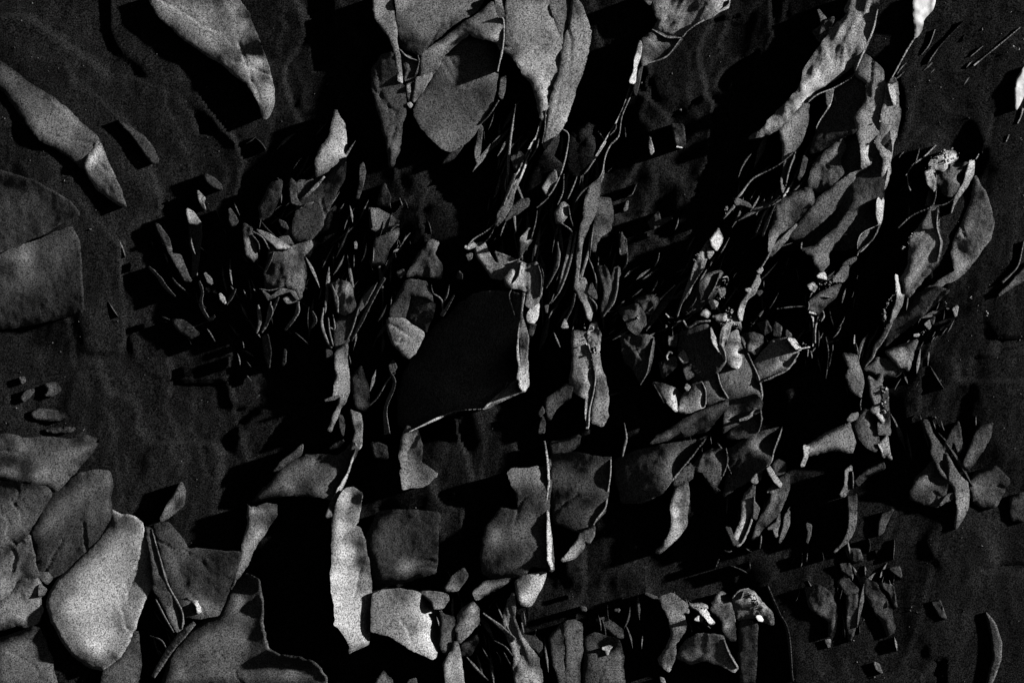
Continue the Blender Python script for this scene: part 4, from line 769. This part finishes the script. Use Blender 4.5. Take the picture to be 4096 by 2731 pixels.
S('C2','broad pale cheek of stone right of the centre, with a fine bright right rim',
  '1370,910 1410,842 1425,770 1512,702 1572,852 1620,950 1646,1060 1640,1112 1600,1062 1520,1090 1432,1090 1392,1000','1450,960,90 1550,930,90 1600,1000,92 1500,1060,60 1540,850,85 1400,900,58 1450,1070,40 1430,1000,70', lv=20)
R('C2','1512,705 1575,850 1622,950 1645,1060 1636,1122',8,[90,110,150,150,120],own=True,lv=42)
S('C2','pale finger-shaped stone lying on top of the broad cheek, white along its right side',
  '1410,742 1505,741 1516,820 1510,870 1490,892 1430,872 1402,805','1440,780,92 1500,800,200 1495,870,190 1430,850,58 1470,760,130 1480,830,120', lv=40, name='rock')
P('C2','1413,700 1490,660 1507,735 1413,739','1495,700,150 1440,720,78 1480,680,120',lv=42)
S('C2','knot of broken bright chips at the neck of the finger-shaped stone',
  '1382,700 1400,640 1452,600 1425,700 1402,780 1412,850 1382,790','1410,680,130 1395,740,120 1430,630,140', lv=40, ruf=3, name='rock')
F('C2','1330,572 1420,556 1500,562 1512,650 1440,625 1380,615','1380,590,80 1430,600,140 1490,590,100 1500,640,60',ruf=6,lv=24)
crystals('C2','1390,625 1440,610 1445,590',20,40,9,lv=52); crystals('C2','1470,650 1500,630',18,16,8,lv=40,mat='pale'); crystals('C2','1420,525 1470,540',16,20,9,lv=36,mat='pale')
F('C2','1290,530 1317,555 1302,577 1258,562','1300,550,180 1270,560,80',lv=30)
bunch('C2',[('1150,600 1180,640 1240,610 1320,600',[10,14,12,10],[130,90,90,110]),('1040,555 1060,575 1090,582',9,110),('1040,625 1045,635 1040,642',8,110)])
S('C2','streaked dim skirt of stone sloping down to the left under the apron',
  '940,1372 1000,1320 1100,1250 1250,1180 1330,1122 1430,1092 1420,1150 1300,1282 1150,1330','1050,1320,74 1200,1220,56 1350,1140,50 1280,1250,28 1130,1290,40 1000,1350,50', mat='grey', stri=(-28,4), lv=10)
S('C2','dim chin-like slab with an oval shadow, under the broad pale cheek',
  '1430,1092 1530,1094 1600,1066 1640,1116 1630,1162 1560,1202 1450,1262 1400,1302','1470,1140,44 1560,1130,14 1625,1140,60 1540,1215,72 1450,1220,40 1600,1100,18', lv=8)
P('C2','1500,1225 1560,1200 1625,1140 1632,1160 1600,1180 1550,1215','1590,1165,90 1560,1195,75',lv=30,ruf=3); crystals('C2','1580,1165 1610,1150',12,12,7,lv=44,mat='pale')
F('C2','1635,1162 1642,1222 1620,1292 1540,1332 1420,1332 1500,1222 1600,1182','1600,1230,30 1480,1290,22 1550,1300,40',mat='grey',lv=8)
R('C2','1633,1150 1641,1220 1622,1290 1590,1310',7,[80,100,90,50],lv=34)
S('D2','pale round-tipped leaf of stone, to the right of the broad cheek',
  '213,985 180,862 250,782 300,722 400,710 470,752 472,800 442,862 382,912 300,952','380,780,78 430,740,180 300,850,58 450,800,95 250,930,68 350,900,88 240,850,40 320,760,70', lv=16)
R('D2','472,800 405,900 310,950 228,987',[6,9,9,5],[100,120,115,90],own=True,lv=38); P('D2','405,712 440,720 482,780 460,778 430,745','450,745,230 475,775,210',lv=34)
F('D2','110,690 180,680 240,700 242,740 202,812 150,790','180,720,50 220,730,80 200,780,65',ruf=4)
F('D2','210,620 270,600 300,660 250,690',35,ruf=5,mat='grey'); F('D2','320,610 360,640 350,700 310,690',50,ruf=5); F('D2','390,660 420,690 420,720 395,710',60,ruf=4)
# stem with the diamond
S('C2','rough grey stem of stone slanting to the lower left from the white diamond',
  '1240,200 1312,95 1296,200 1275,270 1222,332 1192,422 1130,502 1108,582 1150,450 1190,340','1265,170,122 1240,260,66 1150,450,54 1290,130,110 1215,320,50', ruf=3, lv=18)
S('C2','brilliant white diamond-shaped stone at the right of the upper middle','1320,92 1370,18 1396,80 1391,112 1360,162 1325,132','1360,80,215 1370,130,225 1335,110,190 1370,40,150', lv=34, r=3)
F('C2','1303,140 1337,172 1310,208','1320,180,140',lv=28); crystals('C2','1225,230 1250,190',18,22,7,lv=38,mat='pale')
R('C2','1280,270 1230,340 1150,470 1108,582',[6,9,9,6],85,lv=36); crystals('C1','1415,1330 1425,1290',10,16,8,mat='pale')
F('C2','1145,540 1280,310 1382,290 1402,312 1342,450 1250,532 1162,562','1250,420,24 1330,350,32 1200,520,18',mat='grey',ruf=3)
bunch('C2',[('1382,295 1355,370 1305,465',9,78),('1398,330 1425,325 1432,355 1420,375',7,105),('1395,350 1412,345 1410,370',6,90),('1240,440 1215,490 1180,530',8,48)])
F('C2','1370,402 1410,398 1408,430 1388,452','1395,410,95',ruf=3); F('C2','1340,472 1366,490 1355,512','1355,495,110'); F('C2','1310,480 1330,470 1350,520 1330,530',45)
crystals('C2','1400,400 1395,440 1350,500',16,24,7,mat='pale')
S('D2','tapering pale stem of stone above the round-tipped leaf, joining a thin cord',
  '88,560 110,490 160,420 200,340 213,310 226,352 192,430 142,470 118,540 108,602','140,470,110 200,390,115 100,560,155 180,430,90', lv=24, ruf=2)
F('D2','210,292 235,268 242,280 228,302','230,285,140',lv=30); R('D2','228,272 268,210 288,165',[12,14,10],[110,125,110]); F('D2','135,405 165,400 160,420','150,408,110'); F('D2','200,420 240,415 220,440',55)
# dark wall behind with bright twigs
bunch('D2',[('330,527 420,515 512,511',[8,8,8],[45,62,72]),('520,520 560,590 562,680 558,760',[12,9,8,7],[110,120,100,110]),('600,560 575,640 572,740',[12,8,7],[100,90,70]),('490,108 485,130 486,150',8,120),
  ('535,545 580,558 620,562 600,600',[10,9,9,6],130),('620,535 628,570 610,605',8,120),('480,775 510,770 540,765',[6,7,6],190),('530,780 528,800 525,825',6,110),('545,790 552,815 553,835',6,110),('530,480 535,500 532,530',7,110)])
crystals('D2','500,740 520,770',14,18,6,mat='pale')
F('D2','523,378 560,364 582,390 560,417','550,390,150 570,400,100',ruf=5,lv=30); crystals('D2','600,372 660,362 740,360',8,26,6); crystals('D2','655,385 665,380',14,10,8)
S('D2','small jagged grey shard hanging by two twigs, at the right of the middle',
  '540,540 545,480 600,430 690,385 738,368 702,450 640,502 590,562','620,470,58 680,400,80 580,530,75 640,450,70 600,520,40', ruf=2, lv=18, name='rock', cat='rock shard')
R('D2','630,448 660,452 678,455',6,110,own=True,lv=36); F('D2','690,347 742,270 776,260 770,322 745,352','750,300,90 720,335,105'); F('D2','640,345 690,320 680,350',50)
# sheet of dim stone behind the draped pieces
F('D1','690,560 1000,500 1050,900 1000,1200 960,1400 800,1568 300,1568 330,1300 520,950 600,780','800,600,42 700,900,28 950,1150,36 700,1250,44 450,1400,48 900,1350,26 600,800,36',mat='grey',lv=-30,ruf=1.5)
# ================================================================== upper right: the draped stone
S('D1','long draped scarf of streaked pale stone, pointing down left, upper right',
  '770,90 760,60 800,-30 965,-30 965,90 930,200 882,320 840,390 700,500 600,562 540,612 490,652 420,722 340,802 240,852 150,872 230,822 330,712 450,592 490,502 495,440 560,340 640,240 690,160',
  '840,100,125 720,180,130 900,150,75 850,250,118 650,300,135 550,420,95 700,420,140 600,500,165 500,560,160 400,700,130 280,810,120 790,80,70 930,40,70 700,300,80 780,300,100 600,400,90', ruf=3.2, stri=(-62,6), lv=34)
R('D1','965,60 932,200 852,380 822,460 800,490',[6,9,8,7,5],[110,150,140,130,130],own=True,lv=58)
R('D1','800,490 690,552 590,592 528,640',[6,6,6,6],[110,130,120,100],own=True,lv=40)
F('D1','560,200 640,130 690,110 650,230 600,260',45,ruf=3); F('D1','590,60 640,120 630,200 610,130',38,ruf=2)
S('D1','smooth forked tail of pale stone hanging under the lower end of the scarf',
  '420,722 490,652 530,652 522,760 482,880 432,962 376,1012 370,900 355,862 348,812','440,750,122 490,700,105 400,850,128 410,950,98 480,830,85 440,900,90 370,830,110', lv=26)
F('D1','358,1130 375,1022 432,962 440,985 400,1080 382,1160 368,1212','380,1080,72 420,990,90 365,1150,85')
bunch('D1',[('450,950 410,1060 380,1180 345,1245',[6,11,10,6],[80,110,115,80]),('682,560 655,680 595,780 570,860 520,950 455,1090 400,1200 350,1260',[22,14,13,12,9,12,13,6],[105,120,130,130,110,100,90,70])])
F('D1','640,582 682,556 665,640 650,660',90); F('D1','500,980 520,1000 500,1080 465,1130 480,1060',58)
S('D1','bright arching band of pale stone right of the scarf, upper right',
  '822,420 862,330 940,380 1000,450 1017,560 1000,680 970,800 942,902 922,1022 866,1057 862,920 832,820 822,740 902,622 902,520 832,470',
  '870,400,68 950,470,98 960,600,118 900,730,98 870,860,120 890,980,165 905,1000,140 970,700,108 845,760,60 910,560,60 930,850,115', lv=22)
F('D1','690,560 800,482 832,475 900,522 900,620 822,740 830,820 742,870 602,950 542,962 592,800 652,680','800,600,32 700,700,22 850,560,44 640,880,26 780,750,20',mat='grey',lv=4)
S('D1','long pale strap of stone down the right side of the arching band, upper right',
  '1020,520 1078,510 1090,640 1106,700 1096,780 1062,920 1042,1020 1032,1130 1010,1182 994,1192 1000,1080 1006,1000 972,932 946,882 982,780 1000,680','1055,570,165 1040,720,118 1085,700,118 1050,850,130 1030,980,140 1015,1100,160 985,880,95 1000,820,80 1070,760,110 1040,620,100', lv=22)
P('D1','1028,525 1060,545 1078,600 1070,660 1045,600','1060,590,180',lv=27,ruf=2); crystals('D1','970,770 985,740 990,690',8,12,8,lv=46); crystals('D1','945,890 935,910',6,9,9,lv=46)
P('D1','1000,1195 996,1290 986,1380 974,1412 955,1340 965,1260 985,1202','985,1250,175 970,1350,165 975,1400,130',lv=28)
F('D1','948,1432 976,1412 942,1480 872,1560 842,1570 850,1502 900,1452','870,1500,62 920,1460,30')
bunch('D1',[('972,1410 872,1460 842,1510 838,1560',7,[130,120,110,110]),('976,1412 942,1482 880,1560 850,1585',7,[120,110,110,80])])
S('D1','wrinkled grey fold of stone in the shadowed hollow below the arching band',
  '600,980 740,870 762,920 722,1000 752,1080 700,1132 600,1202 520,1182 560,1052','640,1000,100 710,910,92 690,1080,75 580,1100,95 600,1150,36 740,1060,66 650,1060,40', ruf=3, lv=12)
S('D1','smooth grey blade of stone slanting from the arching band down to the left',
  '868,1057 916,1022 872,1110 802,1200 732,1280 640,1362 560,1432 500,1482 440,1502 400,1482 500,1332 600,1232 730,1132','850,1080,95 700,1210,82 600,1300,76 500,1400,54 800,1130,80 450,1480,50', lv=18)
S('D1','mottled fan of grey stone at the lower left end of the smooth blade',
  '330,1262 450,1202 540,1182 562,1260 480,1352 400,1452 342,1562 280,1590 290,1470 320,1380','400,1290,88 480,1230,75 370,1400,98 315,1520,100 450,1320,48 520,1200,60', ruf=3, lv=12)
bunch('D1',[('350,1230 270,1310 200,1462',[6,14,10],64),('320,1285 262,1420 242,1485',[8,18,10],60),('430,962 330,1042 180,1122 110,1212 68,1255',[7,7,10,13,10],[90,80,110,140,100]),('65,1290 22,1340 -5,1372',[16,16,8],[100,115,80]),('290,1290 220,1320 200,1350',[8,9,6],70)])
F('D1','58,1242 75,1285 130,1285 182,1312 150,1275 90,1250','80,1270,85 140,1290,55',ruf=2); crystals('D1','10,1340 25,1300',8,16,7,mat='pale')
F('D2','268,200 320,120 420,30 460,-10 420,60 340,150 300,190','330,120,90 290,180,80 400,40,70',ruf=2)
S('D2','long diagonal beam of grey stone with a bright lower cap, below the blade',
  '495,155 560,140 640,80 700,20 770,-80 850,-110 800,-20 722,80 650,170 652,240 612,300 575,250 560,192','640,120,92 740,10,80 610,215,98 540,165,66 700,60,70 800,-60,60 610,280,70', ruf=2, lv=16)
P('D2','588,322 600,305 630,300 642,338 620,332','615,322,180',lv=34,ruf=3); F('D2','740,250 820,198 828,212 795,242','790,225,72'); R('D2','975,0 932,90 850,160 835,195',[5,8,8,5],[110,90,90,70])
# upper right corner
S('D1','brilliant white wedge of rough stone at the top edge, near the upper right corner',
  '1190,-30 1325,-30 1306,60 1250,130 1242,180 1212,232 1194,242 1200,170 1190,130','1240,40,215 1270,80,205 1220,110,225 1220,190,160 1290,20,170', ruf=4, mat='highlight', lv=30)
bunch('D1',[('1202,230 1150,312 1090,422 1052,492',[10,9,9,6],[150,140,130,140]),('1325,185 1290,280 1240,345',5,[110,100,60]),('1508,130 1380,262 1310,352 1280,400',[4,4,7,5],[50,60,110,70]),
 ('1860,172 1740,272 1640,352 1568,412',[5,7,6,10],[100,110,90,150]),('1625,290 1585,325 1548,355',5,90),('1145,395 1110,430 1085,470',7,90),('1132,450 1100,480 1070,500',7,90),
 ('1330,912 1250,990 1190,1032 1140,1102',[6,9,9,6],[90,110,110,90]),('1228,930 1215,980 1200,1030',6,80),('1150,1100 1155,1150 1172,1195',8,90),('1790,845 1780,870 1770,890',6,110),('1875,680 1862,730 1842,775',[12,9,6],140)])
crystals('D1','1810,280 1822,298',8,9,8); crystals('D1','1835,300 1848,305',6,7,8); crystals('D1','1860,872 1872,880',5,6,7); crystals('D1','1800,70 1810,100',8,8,5,mat='pale')
F('D1','1050,500 1030,520 1080,512 1072,490',70,ruf=3)
S('D1','brilliant streaked chip of stone cut off by the right edge, in the upper right corner','1895,410 1840,500 1828,570 1834,688 1862,640 1895,560','1850,540,220 1870,480,215 1840,640,190 1880,560,200', mat='highlight', ruf=3, stri=(-60,3), lv=28)
S('D1','rough crusty lump sparkling with crystals, on top of the dark round stone',
  '1285,1030 1310,1000 1370,952 1440,948 1467,985 1420,1042 1372,1072 1320,1052','1400,980,160 1440,990,190 1340,1020,100 1300,1030,120', ruf=6, lv=40, name='rock', cat='crystal crust')
crystals('D1','1320,1010 1400,975 1450,970',50,90,8,lv=62,mat='pale'); crystals('D1','1285,1035 1300,1060 1290,1100',20,40,9,lv=50)
F('D1','1260,1082 1310,1052 1332,1110 1320,1202 1280,1152','1280,1090,150 1310,1150,90',ruf=6,lv=28)
S('D1','dark round stone half hidden behind a crescent rim, at the upper right',
  '1345,1090 1372,1072 1430,1032 1530,1020 1542,1060 1490,1162 1450,1232 1390,1222 1350,1170','1440,1080,92 1480,1120,85 1400,1180,22 1370,1120,18 1440,1180,74 1510,1050,66', ruf=4, mat='grey', lv=20, name='rock', cat='boulder')
S('D1','pale crescent rim of stone hugging the right side of the dark round stone, upper right',
  '1545,1012 1565,1010 1562,1090 1522,1172 1472,1232 1440,1292 1422,1342 1447,1240 1500,1152 1530,1062','1550,1060,160 1510,1150,130 1450,1260,105 1545,1020,210', lv=34, name='rock', r=3)
F('D1','1290,1202 1320,1152 1332,1200 1312,1290 1265,1290','1295,1240,72',ruf=3)
bunch('D1',[('1330,1080 1327,1230 1300,1300',[6,10,8],[80,100,80]),('1300,1300 1180,1352 1090,1432',[8,9,6],[90,85,60]),('1450,1240 1390,1280 1340,1290',6,60),('1600,965 1590,985 1580,1000',6,110)])
F('D1','1300,1300 1340,1295 1345,1420 1240,1432','1310,1380,50 1335,1320,44',mat='grey')

# ================================================================== top centre
S('B1','tall narrow pale slab left of the deep crack, at the top edge',
  '772,-30 883,-30 898,100 918,230 932,340 947,450 958,522 930,510 915,420 905,300 870,220 820,160 785,110','830,50,102 850,130,92 900,260,92 930,420,98 947,510,120 865,60,100', lv=22)
S('B1','broad pale slab at the top edge, just right of the deep crack',
  '905,-30 1490,-30 1420,66 1300,145 1200,214 1120,292 1062,346 1040,330 960,300 945,260 930,120','1000,100,90 1200,80,90 1100,200,90 1350,60,95 1000,285,30 1080,300,48 940,150,55 1060,330,35 930,30,105', lv=16)
S('B1','slanting pale band of stone below the broad top slab, bright along its right end',
  '1520,12 1540,80 1558,115 1588,124 1588,240 1580,320 1550,262 1480,242 1400,222 1382,200 1300,272 1222,342 1150,452 1090,522 1042,562 1062,450 1072,352 1130,302 1222,232 1330,156 1440,82',
  '1450,130,90 1530,180,95 1250,280,80 1120,400,75 1570,220,120 1580,290,120 1400,205,36 1500,80,80', lv=16)
R('B1','1555,108 1590,125 1592,240 1580,330 1552,450',[6,12,11,12,10],[130,130,120,130,110],own=True,lv=40)
F('B1','1540,-30 1618,-30 1610,60 1595,112 1562,102 1542,60','1590,20,85 1560,60,66')
S('B1','big kite-shaped slab with a rounded lower tip, at the top centre',
  '1390,212 1480,246 1548,272 1572,330 1556,420 1540,560 1520,652 1450,770 1400,852 1340,912 1262,952 1200,932 1120,852 1060,782 1025,692 1060,622 1125,522 1205,382 1305,272',
  '1400,245,14 1300,350,46 1400,450,52 1250,600,64 1300,750,75 1250,880,92 1150,700,70 1480,600,46 1500,350,28 1400,700,60 1350,880,80', lv=10)
F('B1','1260,955 1335,912 1280,992 1205,1032',48)
S('B1','long dim spear-shaped slab left of the kite-shaped slab, pointing straight down',
  '890,335 915,420 930,512 970,547 972,700 952,800 932,952 902,1042 875,1052 860,902 830,792 800,662 772,542 770,430 820,352','850,440,36 880,600,64 900,800,75 890,950,64 960,600,66 800,560,50 890,1030,45', lv=8)
F('B1','950,332 1000,362 1055,382 1050,442 1030,502 980,512 957,420','1000,430,62 1035,420,80 970,390,24 1000,490,40',ruf=5,lv=4)
bunch('B1',[('940,312 985,358 1052,382',[7,10,8],[80,110,80]),('1055,345 1060,400 1035,480',6,90),('1665,655 1638,840 1622,1000 1612,1185',[6,15,17,7],[60,150,140,90]),('1610,1100 1600,1160 1605,1205',7,120)])
F('B1','985,532 1030,512 1032,600 1000,642 985,602','1015,560,85 995,600,60',lv=20)
S('B1','small bright leaf-shaped shard wedged in the crack beside the kite-shaped slab','1043,492 1140,458 1143,475 1082,570 1020,642 1030,572','1090,500,98 1050,580,76 1130,470,110', lv=30, name='rock', cat='rock shard')
F('B1','992,655 1005,648 1016,660 1006,674','1005,660,130',lv=26)
F('B1','1577,490 1602,480 1596,560 1580,622 1560,602','1585,550,82 1590,500,70'); R('B1','1560,630 1500,722 1440,782',[8,10,6],60); F('B1','1440,782 1457,800 1442,942 1430,1022 1415,982 1425,880','1440,860,52 1432,960,100')
S('C1','large pale leaf-shaped slab at the top edge, the left one of the pair',
  '52,-30 288,-30 318,60 346,160 369,250 378,310 372,400 346,470 327,560 307,640 296,705 270,755 250,735 230,622 200,522 150,472 110,402 70,352 22,322 30,150',
  '150,100,112 100,250,102 250,100,115 300,250,110 220,400,140 250,550,135 320,450,115 270,700,150 60,310,80 60,80,95 150,440,130', lv=24)
S('C1','small pale triangle of stone at the top edge, wedged between the two leaf-shaped slabs','303,-30 452,-30 428,130 400,220 384,282 368,222 349,130','370,100,96 420,50,85', lv=18)
S('C1','tall pale leaf-shaped slab at the top edge, the right one of the pair',
  '464,-30 522,60 566,180 561,232 541,332 521,432 481,542 451,652 421,742 391,802 341,872 280,937 272,880 302,720 322,600 372,480 389,310 431,160',
  '500,150,115 430,250,110 480,350,122 420,480,116 400,600,126 350,720,120 320,820,110 540,250,128 490,50,62 300,900,90', lv=24)
bunch('C1',[('265,745 232,850 182,940 132,1080 88,1160',[16,12,18,14,12],[130,120,135,120,100]),('288,690 282,800 265,900',6,75),('245,870 225,940 180,1010',8,60),('95,1090 60,1180 20,1290',[18,24,20],[100,85,80]),('200,930 150,1040 120,1120',8,70)])
F('B1','1735,962 1742,1000 1702,1110 1652,1210 1642,1290 1600,1362 1540,1422 1560,1342 1600,1252 1640,1172 1700,1042','1710,1020,120 1650,1180,88 1610,1300,92 1580,1370,76',stri=(-65,4),lv=20)
F('B1','1640,1302 1700,1252 1752,1250 1746,1290 1680,1342 1600,1384','1680,1300,60 1730,1270,68'); F('B1','1640,985 1700,950 1722,1000 1690,1080 1660,1060',44,ruf=5)
bunch('B1',[('1540,1400 1480,1452 1400,1502 1358,1555',[8,6,8,10],[80,90,95,110]),('1552,1390 1500,1490 1440,1545',6,66)])
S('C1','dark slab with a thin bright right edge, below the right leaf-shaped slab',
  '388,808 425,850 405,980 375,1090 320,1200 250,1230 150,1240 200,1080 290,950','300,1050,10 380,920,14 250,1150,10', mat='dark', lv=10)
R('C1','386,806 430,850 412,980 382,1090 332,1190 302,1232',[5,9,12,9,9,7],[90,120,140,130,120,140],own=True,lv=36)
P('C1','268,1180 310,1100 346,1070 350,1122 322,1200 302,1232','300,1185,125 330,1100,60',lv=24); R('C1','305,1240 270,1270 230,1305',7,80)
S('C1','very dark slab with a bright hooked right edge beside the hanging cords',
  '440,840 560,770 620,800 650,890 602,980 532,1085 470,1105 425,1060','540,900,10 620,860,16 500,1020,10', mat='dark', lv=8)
R('C1','615,825 652,875 655,900 605,980 560,1050 525,1092',[4,9,11,9,11,8],[60,120,130,120,150,110],own=True,lv=34)
bunch('C1',[('825,525 780,660 735,760 690,830 645,905 600,980',[14,9,9,8,8,6],[100,115,105,90,80,60]),('850,540 800,642 762,742 745,852 692,912 660,980 640,1080 605,1140 560,1190',[8,9,9,9,9,9,9,10,8],[50,70,90,130,110,110,120,110,80]),('730,775 725,810 690,850',6,80),('785,800 788,840 790,860',5,45)])
S('C1','streaked goblet-shaped slab hanging from the top edge, right of the leaf-shaped pair',
  '945,-30 1445,-30 1432,40 1350,92 1250,142 1190,182 1140,235 1050,212 968,182 1000,130 970,60',
  '1030,120,130 1000,70,85 1100,50,85 1200,100,62 1300,80,85 1400,30,115 1150,190,85 1080,130,60 1250,50,50 1060,60,110', stri=(-60,6), ruf=2, lv=24)
R('C1','1442,0 1420,45 1250,144 1180,192 1142,235',[8,10,8,8,6],[150,140,125,110,90],own=True,lv=46); P('C1','880,-30 970,-30 935,30 915,10','940,0,105 900,-10,60',lv=20)
S('C1','dark cup-shaped stone under the streaked goblet-shaped slab',
  '885,255 960,192 1040,227 1137,240 1122,270 1062,340 1002,375 930,397 892,415 880,340','930,330,66 1000,250,36 1100,258,100 1000,350,40 900,390,88 1050,300,42', lv=20)
R('C1','1137,240 1062,340 1002,375 935,395 895,415',8,[120,110,100,95,80],own=True,lv=42); R('C1','952,185 1000,212 1040,232 1137,240',[6,8,10,8],[90,140,150,120],own=True,lv=46)
S('C1','bright white blade of stone hanging from the left side of the dark cup-shaped stone','878,258 888,280 880,350 866,450 842,520 813,517 838,450 853,350 868,280','868,400,205 850,480,200 878,290,120', lv=36, r=3, name='rock')
F('C1','880,420 892,415 872,520 850,602 838,560','868,470,56 850,570,45',mat='grey')
S('C1','small pale spike of stone alone in the dark right of the hanging cords','940,860 962,950 946,967 935,900','948,930,125 942,880,75', name='rock', r=3)
F('C1','1080,780 1150,790 1158,920 1118,925 1108,900','1110,880,60 1130,830,40 1140,900,45',mat='grey'); R('C1','1108,920 1135,925 1162,924',[7,9,6],230)
S('C1','pale strap of stone at the start of the fibrous bundle, above the torso-shaped slab',
  '560,1182 622,1128 626,1200 602,1332 560,1412 520,1502 502,1580 495,1482 520,1382 540,1250','590,1200,100 570,1320,98 530,1450,95 505,1540,100', lv=24)
F('C1','620,1242 690,1250 702,1332 696,1440 620,1482 592,1580 560,1512 600,1402','640,1380,50 670,1310,80 640,1470,90 600,1500,60',ruf=2,lv=12)
F('C1','342,1332 400,1272 430,1290 422,1362 390,1402 350,1402','410,1330,130 370,1350,75',ruf=5,lv=24)
bunch('C1',[('485,1105 460,1170 425,1250',8,95),('400,1090 396,1200 360,1285',[7,9,6],[80,95,60]),('560,1165 510,1210 470,1270',9,75),('235,1320 222,1400 195,1500',8,[60,75,60]),('860,1150 830,1215 800,1235',8,55),('430,1290 440,1360 460,1420',8,70),('370,1390 440,1440 460,1480',10,60)])
F('C1','760,1450 792,1580 758,1600',54,mat='grey'); F('C1','802,1258 797,1312 778,1322','792,1300,90'); F('C1','930,1392 990,1330 1005,1385 1085,1360 1010,1410 950,1440','980,1380,40',ruf=3,mat='grey')
# loose slivers in the broken zones
for a in (('A2',1150,300,380,420,65,20,50),('B2',100,250,280,520,60,60,50),('B2',640,560,300,420,100,60,80),('B1',350,1250,340,300,-50,40,70),('B1',860,1400,160,260,85,36,60),
          ('B2',1720,330,160,220,88,40,80),('C2',420,250,330,460,100,90,90),('C1',450,1250,260,380,105,60,90),('B1',1650,1150,180,420,112,50,90),('C2',860,560,240,220,140,40,45),
          ('C2',1250,420,260,380,125,60,60),('C2',1380,620,300,160,60,50,40),('D2',450,620,380,300,95,30,45),('D2',640,480,220,240,120,40,50),('D1',330,1250,260,300,120,50,90),
          ('D2',1000,900,240,320,110,26,50),('D2',1250,620,260,160,125,30,50),('D3',250,560,260,240,105,14,50),('D3',820,860,300,200,95,36,40),('D3',850,1150,360,300,95,16,80),
          ('B3',1600,1250,260,300,70,20,80),('C3',450,1250,600,300,95,16,60),('C3',1250,1130,200,140,60,30,45),('C3',1300,200,180,180,70,30,45),('D1',1250,1150,180,260,120,36,60),
          ('D2',1400,1350,260,320,70,22,60),('D1',1450,300,420,360,128,40,60),('A3',1000,1300,200,300,60,8,60),('B3',1350,1200,200,300,90,12,50),('C2',1150,750,260,260,80,40,40)):
    splinters(*a)
rock_face()
